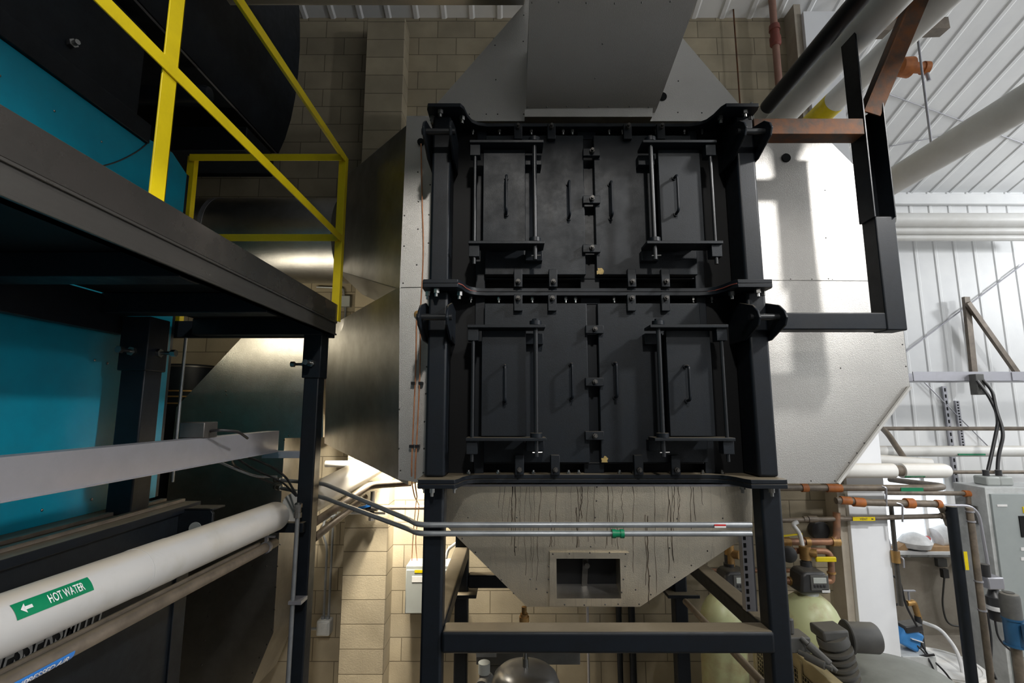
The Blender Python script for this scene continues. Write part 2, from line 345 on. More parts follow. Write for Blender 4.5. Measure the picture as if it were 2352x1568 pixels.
# window in the far wall with its sill
wn = MB(); x0, x1 = WY(2034, 1240, FAR).x, WY(2176, 1240, FAR).x; zs = WY(2100, 1250, FAR-.1).z
for a, b, c, d in ((x0-.06, x0, zs, zs+.95), (x1, x1+.06, zs, zs+.95), (x0-.06, x1+.06, zs+.95, zs+1.01), (x0-.06, x1+.06, zs-.04, zs), ((x0+x1)/2+.1, (x0+x1)/2+.15, zs, zs+.95)):
    wn.box(a, b, FAR-0.07, FAR+.02, c, d)
wo = struct('window_1', wn, 'panel', 0.003)
build('window_pane', MB().box(x0, x1, FAR-0.045, FAR-0.035, zs, zs+.95), 'pane', wo)
build('window_sill', MB().box(x0-.12, x1+.12, FAR-0.28, FAR-.02, zs-.09, zs-.045), 'panel', wo, 0.004)

# ------------------------------------------------------------------ the boiler: two bolted sections on a stand
CX = 0.45
ZB, ZM, ZT = 2.73, 3.752, 4.775
def mx(s, off): return CX + s*off
def flange_poly(front=2.66, z=0.0):
    L_ = [(-.475, 2.95), (-.475, 2.50), (-.465, 2.47), (-.285, 2.47), (-.268, 2.50), (-.255, 2.57), (-.235, 2.62), (-.20, 2.648), (-.15, front), (CX, front)]
    R_ = [(2*CX-x, y) for x, y in reversed(L_[:-1])]
    return [V((x, y, z)) for x, y in L_+R_]
zinc_bolt = None
def add_bolts(parent, pts, d, r=0.010, h=0.032, m='zinc'):
    src = None
    for p in pts:
        if src is None: src = build('bolt', MB().bolt(p, d, r, h), m, parent); off = wl(src)-V(p)
        else: inst(src, V(p)+off, parent)
def uhandle(x, y, z0, z1, so=0.062, r=0.0075):
    mb = MB(); mb.tube(rnd([(x, y, z0), (x, y-so, z0+0.004), (x, y-so, z1-0.004), (x, y, z1)], 0.018), r, 10)
    for z in (z0, z1): mb.cyl((x, y, z), (x, y-0.012, z), 0.013, 10)
    return mb
def section(name, label, z0, z1, lugs_top, lugs_bot, side_y, hz, hand_door, hand_hatch, door_z):
    t = thing(name, label, 'boiler', (CX, 3.4, z0))
    build('casing', MB().box(-.42, 1.335, 2.80, 4.15, z0+.02, z1-.02), 'deep', t)
    fr = MB()
    for s in (-1, 1):
        a, b = sorted((mx(s, .605), mx(s, .66))); fr.box(a, b, 2.71, 2.80, z0+.02, z1-.02)
        a, b = sorted((mx(s, .66), mx(s, .80))); fr.box(a, b, 2.77, 2.80, z0+.02, z1-.02)
    fr.box(mx(1, -.055), mx(1, .055), 2.72, 2.80, z0+.02, z1-.02)
    for z in (door_z[0]-.012, door_z[1]+.004): fr.box(mx(-1, .605), mx(1, .605), 2.715, 2.80, z, z+.008)
    build('front_frame', fr, 'black', t, 0.003)
    for s in (-1, 1):
        a, b = sorted((mx(s, .795), mx(s, .925)))
        xa, xb = (-.45, -.345) if s < 0 else (1.265, 1.37)
        build('post', MB().box(xa, xb, 2.55, 2.72, z0+.022, z1-.022), 'black', t, 0.014, seg=3)
        build('side_plate', MB().box(*(sorted((xa if s < 0 else xb, mx(s, .66)))), 2.722, 2.80, z0+.022, z1-.022), 'deep', t)
        # lifting bracket: two cheek plates with a pin
        px = (-.470, -.328) if s < 0 else (1.240, 1.375); k = z1-ZM
        prof = [(2.725, 3.655), (2.58, 3.67), (2.44, 3.628), (2.392, 3.588), (2.375, 3.552), (2.395, 3.515), (2.54, 3.458), (2.725, 3.458)]
        b0 = None
        for x in px:
            bo = build('lifting_bracket', MB().prism([(x-.006, y, z+k) for y, z in prof], (.012, 0, 0)), 'black', t, 0.003); b0 = b0 or bo
        build('pin', MB().cyl((px[0]-.02, 2.445, 3.566+k), (px[1]+.02, 2.445, 3.566+k), 0.017, 16), 'darkrod', b0)
    for nm, z in (('lower_flange', z0), ('upper_flange', z1-.022)):
        fo = build('flange_plate', MB().prism(flange_poly(z=z), (0, 0, .021)), 'black', t, 0.002)
    ring = [(x, 2.69) for x in (-.235, -.075, .115, .305, .36, .58, .66, .86, 1.03, 1.135)]
    add_bolts(t, [(x, y, z1-.024) for x, y in ring], (0, 0, -1))
    add_bolts(t, [(x, y, z1-.024) for x, y in ((-.40, 2.50), (-.455, 2.56), (-.285, 2.56), (1.30, 2.50), (1.355, 2.56), (1.19, 2.56))], (0, 0, -1), 0.016, 0.042)
    if z0 < 3: add_bolts(t, [(x, y-.005, z0+.022) for x, y in ring], (0, 0, 1), 0.011, 0.02)
    # doors
    for s in (-1, 1):
        a, b = sorted((mx(s, .03), mx(s, .605)))
        d = build('cleanout_door', MB().box(a, b, 2.665, 2.715, door_z[0], door_z[1]), 'door', t, 0.004)
        hp = hand_door[0 if s < 0 else 1]; p0 = WY(hp[0], hp[2], 2.63); p1 = WY(hp[0], hp[1], 2.63)
        build('handle', uhandle(p0.x, 2.667, p0.z, p1.z), 'black', d)
        if s > 0:
            r = random.Random(3 if z0 < 3 else 5); pl = []
            for i in range(16):
                q = 2*math.pi*i/16; rr = r.uniform(.4, 1.0); pl.append((a+.018+max(-.017, .030*math.cos(q)*rr), 2.6645, door_z[0]+.016+max(-.014, .026*math.sin(q)*rr)))
            build('bare_patch', MB().prism(pl, (0, .002, 0)), 'patch', d)
        # hinged hatch
        a, b = sorted((mx(s, .375), mx(s, .612)))
        ht = build('hatch', MB().box(a, b, 2.565, 2.605, hz[0], hz[1]), 'door', t, 0.003)
        nk = MB().box(a+.012, b-.012, 2.60, 2.67, hz[0]+.012, hz[1]-.012); build('hatch_neck', nk, 'deep', ht)
        hp = hand_hatch[0 if s < 0 else 1]; p0 = WY(hp[0], hp[2], 2.53); p1 = WY(hp[0], hp[1], 2.53)
        build('handle', uhandle(p0.x - (0.02 if s > 0 else 0), 2.567, p0.z, p1.z, 0.055), 'black', ht)
        A, B = sorted((mx(s, .275), mx(s, .685)))
        for z, sg in ((hz[0]-.012, -1), (hz[1]+.012, -1)):
            x = mx(s, .655); zz = sorted((z-.007, z-.075)); build('hinge_bar', MB().box(A, B, 2.50, 2.62, z-.008, z+.008).box(x-.028, x+.028, 2.515, 2.575, *zz), 'door', t, 0.002)
        x = mx(s, .655); zb_, zt_ = hz[0]-.10, hz[1]+.03
        build('hinge_rod', MB().cyl((x, 2.53, hz[0]-.125), (x, 2.53, zt_-.01), 0.0095), 'darkrod', t)
        x = mx(s, .325)
        rd = build('latch_rod', MB().cyl((x, 2.53, zb_), (x, 2.53, zt_), 0.0125), 'darkrod', t)
        build('washer', MB().cyl((x, 2.53, hz[0]-.003), (x, 2.53, hz[0]+.019), 0.032, 20), 'black', rd)
        build('washer', MB().cyl((x, 2.53, hz[1]+.021), (x, 2.53, hz[1]+.043), 0.032, 20).cyl((x, 2.53, hz[1]+.04), (x, 2.53, hz[1]+.055), 0.018, 6), 'black', rd)
        build('cotter_pin', MB().cyl((x-.02, 2.525, zb_+.02), (x+.03, 2.525, zb_+.022), 0.004, 8), 'zinc', rd)
        for z in (hz[0]-.05, hz[1]-.04): build('latch_block', MB().box(x-.05, x+.045, 2.61, 2.67, z-.03, z+.03), 'door', t, 0.003)
    def lug(x0, x1, za, zb, bx, bz):
        l = build('clamp_lug', MB().box(x0, x1, 2.635, 2.662, za, zb), 'door', t, 0.003)
        build('stud', MB().bolt((bx, 2.637, bz), (0, -1, 0.0), 0.014, 0.04), 'screw', l)
    for px in lugs_top:
        x = WY(px, 290 if z0 > 3 else 690, 2.65).x; lug(x-.024, x+.024, z1-.115, z1-.02, x, z1-.045)
    for px in lugs_bot:
        x = WY(px, 640 if z0 > 3 else 1075, 2.65).x; lug(x-.024, x+.024, z0+.022, z0+.125, x, z0+.05)
    for py in side_y:
        c = WY(1358 if z0 > 3 else 1365, py, 2.65); lug(c.x-.05, c.x+.05, c.z-.023, c.z+.023, c.x, c.z)
    return t
lo_s = section('boiler_section', 'lower black boiler section with two cleanout doors and hinged hatches, under the middle flange', ZB, ZM, (1190, 1268, 1449, 1527), (1193, 1275, 1466, 1551), (757, 877, 1000), (2.957, 3.517),
        ((1314, 835, 915), (1416, 833, 912)), ((1160, 838, 922), (1592, 840, 920)), (2.812, 3.687))
up_s = section('boiler_section', 'upper black boiler section with two cleanout doors, bolted between the middle flange and top hood', ZM, ZT, (1190, 1266, 1440, 1516), (1190, 1270, 1450, 1527), (352, 460, 572), (3.998, 4.555),
        ((1308, 417, 497), (1405, 418, 497)), ((1163, 403, 487), (1565, 403, 487)), (3.852, 4.700))
# red primer line between the flanges, on the middle joint
pr = [p + V((0, -.001, 0)) for p in flange_poly(z=ZM-.003)]
build('gasket', MB().prism([V((CX+(p.x-CX)*.992, p.y+.006, p.z)) for p in pr], (0, 0, .005)), 'redprimer', up_s)

st = thing('support_stand', 'black square tube stand with legs and side beams under the lower boiler section', 'stand', (CX, 3.3, 0))
build('top_flange', MB().prism(flange_poly(z=ZB-.023), (0, 0, .021)), 'black', st, 0.002)
add_bolts(st, [(x, y, ZB-.024) for x, y in ((-.40, 2.50), (-.455, 2.60), (-.30, 2.60), (1.30, 2.50), (1.355, 2.60), (1.20, 2.60))], (0, 0, -1), 0.014, 0.04)
for xa, xb in ((-.45, -.345), (1.27, 1.375)):
    build('leg', MB().box(xa, xb, 2.55, 2.655, 0, ZB-.024), 'black', st, 0.014, seg=3)
    build('leg', MB().box(xa, xb, 4.02, 4.125, 0, ZB-.024), 'black', st, 0.014, seg=3)
    build('side_beam', MB().box(xa, xb, 2.655, 4.02, 1.925, 2.015), 'black', st, 0.012, seg=3)
    r = MB().box(xa-.07, xb+.07, 3.95, 4.19, 1.655, 1.68); build('splice_plate', r, 'black', st, 0.003)
build('cross_beam', MB().box(-.345, 1.285, 2.535, 2.655, 1.918, 2.02), 'black', st, 0.016, seg=3)
build('cross_beam', MB().box(-.345, 1.27, 4.03, 4.12, 1.70, 1.80), 'black', st, 0.012, seg=3)

# hopper under the boiler
hp = thing('ash_hopper', 'stained silver ash hopper with a dark square inspection opening under the boiler', 'hopper', (CX, 3.2, 2.0))
Yh = 2.74
poly = [WY(x, y, Yh) for x, y in ((1018, 1113), (1728, 1113), (1728, 1222), (1470, 1393), (1210, 1393), (1052, 1235), (1018, 1200))]
ox0, ox1, oz0, oz1 = WY(1278, 1320, Yh).x, WY(1424, 1320, Yh).x, WY(1350, 1372, Yh).z, WY(1350, 1281, Yh).z
hb = MB(); inner = [V((ox0, Yh, oz1)), V((ox1, Yh, oz1)), V((ox1, Yh, oz0)), V((ox0, Yh, oz0))]
vs = poly+inner
hb.add(vs, [(0, 1, 8, 7), (1, 2, 8), (2, 3, 9, 8), (3, 4, 10, 9), (4, 5, 7, 10), (5, 6, 0, 7)])
back = [p + V((0, 1.2 if i in (0, 1) else 0.9, 0)) for i, p in enumerate(poly)]
hb.add(poly+back, [(i, (i+1) % 7, 7+(i+1) % 7, 7+i) for i in range(7)])
hb.mi = 1
for x, y in ((1075, 1188), (1187, 1188), (1371, 1118), (1370, 1150), (1367, 1188), (1555, 1191), (1660, 1190), (1062, 1236), (1092, 1268), (1122, 1302), (1152, 1331), (1180, 1362), (1232, 1352), (1218, 1330), (1357, 1255), (1185, 1256), (1538, 1258), (1493, 1322), (1460, 1354), (1468, 1387), (1625, 1265), (1588, 1298), (1550, 1325), (1495, 1365)):
    hb.dome(WY(x, y, Yh), (0, -1, 0), 0.0045)
hb.mi = 2; rr_ = random.Random(11); ztop = WY(1200, 1116, Yh).z; zbot = WY(1200, 1392, Yh).z
xl_, xr_ = WY(1105, 1150, Yh).x, WY(1650, 1150, Yh).x
for i in range(46):
    x = rr_.uniform(xl_, xr_); z = ztop - (0 if rr_.random() < .7 else rr_.uniform(.0, .2)); ln = rr_.uniform(.12, .62); wdt = rr_.uniform(.0006, .0013)
    if rr_.random() < .12: wdt *= 2.2
    n = 14; dx = 0; L0 = []
    for k in range(n+1):
        zz = z-ln*k/n
        f = (ztop-zz)/(ztop-zbot)
        if not (xl_+.05+f*.22 < x+dx < xr_-.02-f*.36) or zz < zbot+.01: break
        if ox0-.05 < x+dx < ox1+.05 and zz < oz1+.045: break
        L0.append((x+dx, zz, wdt*rr_.uniform(.6, 1.4))); dx += rr_.uniform(-.006, .005)
    if len(L0) < 3: continue
    vs = []
    for a, b, c in L0: vs += [V((a-c, Yh-.0012, b)), V((a+c, Yh-.0012, b))]
    hb.add(vs, [(2*k, 2*k+1, 2*k+3, 2*k+2) for k in range(len(L0)-1)])
build('hopper_shell', hb, ('hopper', 'screw', 'stain'), hp)
build('sill', MB().prism([V((ox0, Yh-.01, oz0)), V((ox1, Yh-.01, oz0)), V((ox1, Yh+.10, oz0+.035)), V((ox0, Yh+.10, oz0+.035))], (0, 0, -.006)), 'alu2', hp)
build('top_flashing', MB().prism([WY(x, y, Yh-.008) for x, y in ((1024, 1112), (1722, 1112), (1722, 1117), (1024, 1117))], (0, .006, 0)), 'galv', hp)
tr = MB(); T = 0.028
P = lambda x, y: WY(x, y, Yh-.012)
o4 = [P(1263, 1268), P(1445, 1269), P(1425, 1392), P(1262, 1392)]; i4 = [V((ox0, Yh-.012, oz1)), V((ox1, Yh-.012, oz1)), V((ox1, Yh-.012, oz0)), V((ox0, Yh-.012, oz0))]
tr.add(o4+i4, [(0, 1, 5, 4), (1, 2, 6, 5), (2, 3, 7, 6), (3, 0, 4, 7)]); tr.add(i4+[p+V((0, .16, .0)) for p in i4], [(0, 1, 5, 4), (1, 2, 6, 5), (2, 3, 7, 6), (3, 0, 4, 7)])
tr.add(o4+[p+V((0, .012, 0)) for p in o4], [(0, 1, 5, 4), (1, 2, 6, 5), (2, 3, 7, 6), (3, 0, 4, 7)])
tr.mi = 1
for x, y in ((1270, 1272), (1308, 1271), (1355, 1269), (1400, 1269), (1437, 1272), (1436, 1300), (1432, 1330), (1428, 1360), (1260, 1300), (1260, 1330), (1257, 1360), (1297, 1388), (1342, 1389), (1390, 1388), (1420, 1387)): tr.dome(P(x, y), (0, -1, 0), 0.0045)
build('opening_trim', tr, ('hopper', 'screw'), hp)
dr = MB().box(ox0, ox1, Yh+.10, Yh+.12, oz0, oz1); cxm = (ox0+ox1)/2
do = build('inspection_door', dr, 'deep', hp)
build('door_latch', MB().bar((cxm-.01, Yh+.09, oz0+.03), (cxm+.0, Yh+.09, oz1-.03), .03, .015, (0, 1, 0)).cyl((cxm, Yh+.03, oz1-.05), (cxm, Yh+.1, oz1-.05), .015, 10), 'steel_black', do)
x, y, z = WY(1204, 1393, 2.85)
build('drain_fitting', MB().lathe2([(.014, 0), (.014, -.035), (.022, -.035), (.022, -.05), (.028, -.05), (.028, -.075), (.018, -.075), (.018, -.10)], (x, y, z), 12), ('brass',), hp)

# conduits crossing the stand at the front and rising to the platform post
for k, (yy, xs, lab) in enumerate(((1202, 2.545, 'upper grey conduit running across the front of the hopper to the platform post'), (1222, 2.545, 'lower grey conduit with a green wrapped coupling running across the front of the hopper'))):
    p1 = WY(1025, yy, 2.53); p2 = WY(1726, yy+6, 2.53); p1.z = p2.z = (p1.z+p2.z)/2
    q = WY(742, 1110+k*32, 3.40); r0 = WY(975, (1200, 1222)[k], 2.62)
    t = thing('conduit', lab, 'conduit', p1)
    # behind the post to the connectors, along to the corner of the stand, then straight across
    e = WY(640, 1102+k*17, 3.75)
    build('conduit_run', MB().tube(rnd([p2, (-.33, 2.53, p1.z), (-.47, 2.53, p1.z), r0 + V((-.09, .06, 0.0)), q, e], 0.08), 0.0135, 12), 'conduit', t)
    if k:
        c = WY(1419, 1222, 2.53); build('coupling', MB().lathe2([(.016, -.03), (.022, -.03), (.022, -.012), (.018, -.012), (.018, .012), (.022, .012), (.022, .03), (.016, .03)], (c.x, 2.53, p1.z), 14, (1, 0, 0)), 'green', t)
    else:
        a, b = WY(1638, 1203, 2.53).x, WY(1664, 1203, 2.53).x
        build('sticker', MB().box(a, b, 2.513, 2.517, p1.z-.002, p1.z+.006), 'red', t)
        build('sticker', MB().box(a, b, 2.513, 2.517, p1.z-.010, p1.z-.002), 'wlabel', t)
    cc = e; d = (q-e).normalized()
    build('connector', MB().lathe2([(.010, -.06), (.014, -.05), (.022, -.045), (.022, -.02), (.017, -.02), (.017, .01), (.021, .01), (.021, .04), (.014, .045)], e, 10, d), 'zinc', t)

# ------------------------------------------------------------------ silver jackets and hood
Yj = 3.0
def screws(mb, pts, Y, r=0.005):
    mb.mi = 1
    for x, y in pts: mb.dome(WY(x, y, Y), (0, -1, 0), r)
    mb.mi = 0
jr = MB(); pl = [WY(x, y, Yj) for x, y in ((1690, 272), (1862, 272), (1872, 290), (2040, 458), (2090, 890), (1925, 1110), (1690, 1110))]
jr.prism(pl, (0, 1.0, 0))
screws(jr, [(1895, 437), (1897, 546), (1903, 640), (1816, 641), (1865, 641), (1912, 642), (2036, 458), (2041, 506), (2045, 552), (2051, 598), (2056, 645), (2062, 691), (2068, 741), (2073, 791), (2081, 841), (2086, 889), (2053, 931), (2017, 976), (1985, 1017), (1968, 1040), (1950, 1062), (1918, 1104), (1863, 1104), (1931, 845), (1726, 418), (1729, 472), (1733, 528), (1788, 281), (1838, 280)], Yj, 0.0045)
jo = solo('insulation_jacket', 'large bright silver jacket with cut corners, right of the boiler behind the black tube frame', 'jacket', jr, ('alu', 'screw'))
lip = MB(); a, b = WY(2090, 888, Yj-.012), WY(1925, 1110, Yj-.012); lip.bar(a, b, .014, .018, (0, 1, 0))
build('edge_trim', lip, 'whitebright', jo)  # white colour paints in the bright reflection on this metal lip
a, b = WY(1725, 642, Yj-.003), WY(2050, 644, Yj-.003); build('seam', MB().bar(a, b, .003, .004), 'alu', jo)
c = WY(1806, 362, Yj-.004); hl = MB().lathe2([(.030, 0), (.030, .006), (.02, .006)], (c.x, c.y+.004, c.z), 14, (0, -1, 0)); build('sensor_hole', hl, 'deep', jo)

Yl = 2.80
jl = MB(); pl = [WY(x, y, Yl) for x, y in ((934, 266), (1000, 266), (984, 1112), (915, 1100), (918, 660))]
jl.prism(pl, (0, .05, 0))
screws(jl, [(929, 495), (928, 565), (988, 424), (985, 493), (984, 558), (961, 463), (960, 526), (957, 608), (960, 395), (926, 650), (980, 842), (978, 904), (975, 968), (974, 1030), (972, 1085), (917, 940), (916, 1030), (920, 1080)], Yl)
jlo = solo('insulation_jacket', 'narrow silver jacket strip carrying copper lines, left of the boiler post', 'jacket', jl, ('alu', 'screw'))
a, b = WY(921, 660, Yl-.002), WY(985, 659, Yl-.002); build('seam', MB().bar(a, b, .002, .003), 'screw', jlo)
c = WY(967, 327, Yl); build('grommet', MB().lathe2([(.022, 0), (.022, .012), (.01, .012)], c, 12, (0, -1, 0)), 'deep', jlo)
c = WY(960, 722, Yl); build('grommet', MB().lathe2([(.022, 0), (.022, .012), (.01, .014)], c, 12, (0, -1, 0)), 'brass', jlo)

# oblique ducts leaving the left side of the boiler
Yn, Yf = 2.86, 4.15
ub = MB(); A = [WY(938, 284, Yn), WY(783, 415, Yf), WY(775, 620, Yf), WY(922, 664, Yn)]
ub.prism(A, (.10, .30, 0))
ub.mi = 1
for x, y, t_ in ((786, 440, 0), (784, 490, 0), (781, 550, 0), (779, 600, 0)): ub.dome(WY(x+3, y, Yf-.03), (.6, -.8, 0), .008)
uo = solo('flue_duct', 'upper slanted silver duct panel behind the yellow railing, beside the jacket strip', 'duct', ub, ('alu2', 'screw'))
S = [WY(775, 622, Yf), WY(918, 665, Yn+.02), WY(866, 692, 3.3), WY(832, 676, 3.7)]
build('bottom_plate', MB().prism(S, (0, .02, .02)), 'alu', uo)
lb = MB(); B = [WY(918, 658, Yn), WY(752, 752, Yf), WY(745, 1018, Yf), WY(938, 1114, Yn)]
lb.prism(B, (.10, .30, 0)); lb.mi = 1
for x, y in ((770, 886), (808, 883), (845, 880)): lb.dome(WY(x, y, 4.15-(x-752)/166*1.29*0.93), (.6, -.8, 0), .004)
solo('flue_duct', 'lower slanted silver duct panel between the platform post and the jacket strip', 'duct', lb, ('alu2', 'screw'))
# riser at the left, standing near the block wall
rb = MB(); Yr = 4.18
R_ = [WY(x, y, Yr) for x, y in ((560, 770), (405, 935), (375, 1220), (372, 1600), (566, 1600), (628, 1452), (652, 1040), (654, 1006), (742, 1004), (742, 740), (700, 722))]
rb.prism(R_, (0, .10, 0)); rb.prism([WY(x, y, Yr)+V((0, .10, 0)) for x, y in ((520, 1600), (566, 1600), (628, 1452), (652, 1040), (654, 1006), (742, 1004), (742, 740), (520, 820))], (0, .40, 0)); rb.mi = 1
for x, y in ((653, 1010), (663, 1000), (653, 1100), (651, 1150), (643, 1250), (637, 1300), (633, 1348), (630, 1400), (625, 1446), (613, 1480), (596, 1510), (580, 1545), (483, 1359), (478, 1415), (470, 1470), (463, 1526), (580, 1298), (612, 1300), (505, 1146), (520, 906), (519, 898), (506, 946)): rb.dome(WY(x, y, Yr), (0, -1, 0), .007)
solo('flue_duct', 'dark reflecting silver riser duct with cut corner, behind the hot water pipe', 'duct', rb, ('alu2', 'screw'))
# round breeching behind the railing
rd = MB(); c0 = WY(440, 556, 4.32); c1 = WY(797, 556, 4.32); z = c0.z
rd.cyl((c0.x, 4.30, z), (c1.x, 4.30, z), 0.385, 64)
ro = solo('breeching_duct', 'horizontal round silver duct running across behind the yellow railing', 'duct', rd, ('alu2',))
bx = WY(517, 556, 4.3).x; build('joint_band', MB().cyl((bx-.02, 4.30, z), (bx+.02, 4.30, z), 0.389, 64), 'galv', ro)

# hood on top
Yk = 2.98
hd = thing('exhaust_hood', 'silver pyramid hood with a dark tilted front duct on top of the boiler', 'hood', (CX, 3.2, ZT))
hk = MB(); hk.prism([WY(x, y, Yk) for x, y in ((1005, 236), (1205, 8), (1210, -60), (1530, -60), (1560, 78), (1695, 236), (1695, 278), (1005, 278))], (0, .9, 0))
screws(hk, [(1137, 104), (1139, 183), (1078, 262), (1117, 262), (1143, 262), (1203, 262), (1557, 258), (1612, 259), (1203, 35), (1202, 95), (1558, 186)], Yk)
ho = build('hood_shell', hk, ('alu', 'screw'), hd)
c = WY(1521, 222, Yk); build('inspection_hole', MB().lathe2([(.030, 0), (.030, .006), (.02, .006)], c, 16, (0, -1, 0)), 'deep', ho)
fd = MB(); tl, tr_, br_, bl = WY(1219, -70, 2.36), WY(1626, -70, 2.36), WY(1510, 246, 2.92), WY(1208, 248, 2.92)
fd.frustum([tl, tr_, br_, bl], [V((tl.x, 3.0, tl.z)), V((tr_.x, 3.0, tr_.z)), V((br_.x, 3.0, br_.z)), V((bl.x, 3.0, bl.z))])
fd.mi = 1; nrm = (tr_-tl).cross(bl-tl).normalized()
if nrm.y > 0: nrm = -nrm
def onp(px, py):
    d = ray(px, py); t = (tl-EYE).dot(nrm)/d.dot(nrm); return EYE+d*t
for x, y in ((1222, 6), (1284, 5), (1347, 7), (1412, 8), (1474, 6), (1540, 4), (1384, 101), (1367, 180), (1212, 246), (1256, 246), (1302, 245), (1353, 245), (1397, 245), (1446, 245), (1490, 246)): fd.dome(onp(x, y), nrm, .006)
build('front_duct', fd, ('alu', 'zinc'), hd)
bt = MB().prism([WY(1206, 246, 2.925), WY(1500, 246, 2.925), WY(1498, 268, 2.925), WY(1205, 268, 2.925)], (0, .05, 0)); build('base_flashing', bt, 'alu', hd)
td = MB(); a = WY(548, 12, 3.05); b = WY(1203, 12, 2.96); a.z = WY(900, 12, 2.96).z; td.box(a.x, b.x, 2.55, 2.96, a.z, a.z+.45)
solo('exhaust_duct', 'horizontal silver duct crossing the top of the picture, left of the hood', 'duct', td, 'alu')
# ------------------------------------------------------------------ left: furnace unit, platform, railing, pipes
# dark lower unit
XU = -1.87
un = thing('furnace', 'dark furnace casing with raised maker lettering, below the teal panels', 'furnace', (-3.0, 1.5, 0))
yE = WX(445, 1155, XU).y
zl = WX(357, 1177, XU).z
build('casing', MB().box(-3.6, XU, -1.5, yE, 0, zl-.04), 'door', un, 0.004)
for k in (.05, .16): build('ledge_rail', MB().box(XU-k-.035, XU-k, -1.5, yE, zl, zl+.018), 'brownpipe', un, .003)
build('ledge', MB().box(-3.6, XU+.03, -1.5, yE+.02, zl-.04, zl), 'black', un, 0.003)
for y0, nm in ((WX(392, 1420, XU).y, 'seam_strip'),):
    build('corner_strip', MB().box(XU, XU+.012, y0, yE-.01, 0, zl-.05), 'black', un, 0.002)
c = WX(415, 1190, XU)
lg = MB(); yy = c.y
lug_p = [(XU, yy-.02, c.z-.16), (XU, yy-.02, c.z+.055), (XU+.17, yy-.02, c.z+.055), (XU+.19, yy-.02, c.z+.03), (XU+.19, yy-.02, c.z-.10), (XU+.12, yy-.02, c.z-.16)]
lg.prism(lug_p, (0, .02, 0)); lg.box(XU+.0, XU+.19, yy-.02, yy+.10, c.z+.045, c.z+.055)
lo_ = build('lifting_lug', lg, 'door', un, 0.003)
build('lug_hole', MB().cyl((XU+.10, yy-.024, c.z-.05), (XU+.10, yy-.018, c.z-.05), .035, 20), 'greybox', lo_)
# lettering MESSERSMITH on the side face, reading away from the camera
a = WX(-42, 1568, XU+.002); b = WX(236, 1427, XU+.002); zb = (WX(0, 1543, XU).z + b.z)/2
lt = MB(); letters(lt, 'MESSERSMITH', (XU+.003, a.y, zb), (0, b.y-a.y, 0), (0, 0, .088), shear=0.3, offset=0.012)
build('lettering', lt, 'lettergrey', un)
# teal side panels
XT = -2.2
yT = WX(357, 1140, XT).y; zT = WX(335, 330, XT).z; zc_ = WX(420, 392, XT)
te = thing('teal_panel_wall', 'teal painted side casing of the furnace, left of the platform post', 'casing', (-3.0, 1.5, zl))
tp = MB(); zq = WX(422, 395, XT).z; c5 = WX(396, 350, XT)
tp.prism([(XT, -1.5, zl), (XT, yT, zl), (XT, yT, zq), (XT, c5.y, c5.z), (XT, 2.72, zT+.04), (XT, 2.72, zT), (XT, -1.5, zT)], (-1.4, 0, 0))
tp.mi = 1
for y in (0.75, 1.05, 1.35, 1.62, 1.9, 2.15, 2.42): tp.dome((XT, y, zT-.16), (1, 0, 0), .007)
for y in (1.75, 2.05, 2.35, 2.62): tp.dome((XT, y, zl+.07), (1, 0, 0), .008)
for x, y in ((217, 827), (246, 834)): tp.dome(WX(x, y, XT), (1, 0, 0), .008)
build('panel', tp, ('teal', 'zinc'), te, 0.003)
sm = []
for x, y in ((236, 381), (262, 374), (290, 362), (318, 346), (337, 330)): sm.append(WX(x, y, XT+.004))
build('seam', MB().tube(rnd(sm, .1), .004, 6), 'cable', te)
build('corner_post', MB().box(XT-.1, XT-.004, yT+.002, yT+.03, zl, zc_.z), 'black', te, 0.003)
# black machinery above the teal casing
bk = thing('upper_housing', 'black housing with slide rail and bolts above the teal casing', 'housing', (-3.0, 1.5, zT))
build('body', MB().box(-3.6, XT-.06, -1.5, 2.70, zT+.125, 5.40), 'black', bk)
build('curb', MB().box(XT-.25, XT+.02, -1.5, 2.72, zT+.002, zT+.12), 'black', bk, 0.004)
c0, c1 = WY(262, 216, 2.96), WY(486, 216, 2.96)
build('actuator', MB().lathe2([(.03, 0), (.052, .012), (.055, .03), (.055, (c1-c0).length-.04), (.045, (c1-c0).length-.01), (.02, (c1-c0).length)], c0, 28, (1, 0, 0)), 'black', bk)
c2, c3 = WY(262, 250, 3.0), WY(486, 262, 3.0); build('back_plate', MB().box(-3.0, WY(640, 260, 4.2).x, 4.2, 4.24, WY(500, 300, 4.2).z, WY(500, 60, 4.2).z), 'black', bk)
for p in ((275, 200), (285, 222), (268, 232)):
    q = WY(p[0], p[1], 2.90); build('bolt', MB().bolt(q, (.5, -1, 0), .022, .06), 'zinc', bk)
q = WX(160, 102, XT-.06); build('bolt', MB().bolt(q, (1, -.3, 0), .022, .06), 'zinc', bk)
q = WY(498, 238, 4.19); build('knob', MB().lathe2([(.02, 0), (.05, .01), (.05, .04), (.02, .05)], q, 12, (0, -1, 0)), 'cable', bk)
a = WY(380, 330, 4.0)
build('base_beam', MB().box(-3.4, WY(632, 330, 4.05).x, 3.6, 4.05, WY(500, 345, 3.6).z, WY(500, 345, 3.6).z+.2), 'black', bk, 0.006)
# big black drum, axis in depth
dr = MB(); Yd = 4.25
prof = [(640, 352), (655, 318), (668, 275), (678, 225), (685, 170), (689, 110), (689, 60), (686, 0), (676, -40), (650, -65), (600, -76), (360, -78), (360, 345)]
pp = [WY(x, y, Yd) for x, y in prof]; dr.prism(pp, (0, -4.0, 0))
do = solo('black_drum', 'large black barrel shaped drum behind the yellow railing, above the teal casing', 'drum', dr, 'black')
q = WY(636, 350, Yd); build('bottom_rim', MB().bar((q.x-.004, Yd, q.z-.004), (q.x-.004, .6, q.z-.004), .014, .014), 'galv', do)

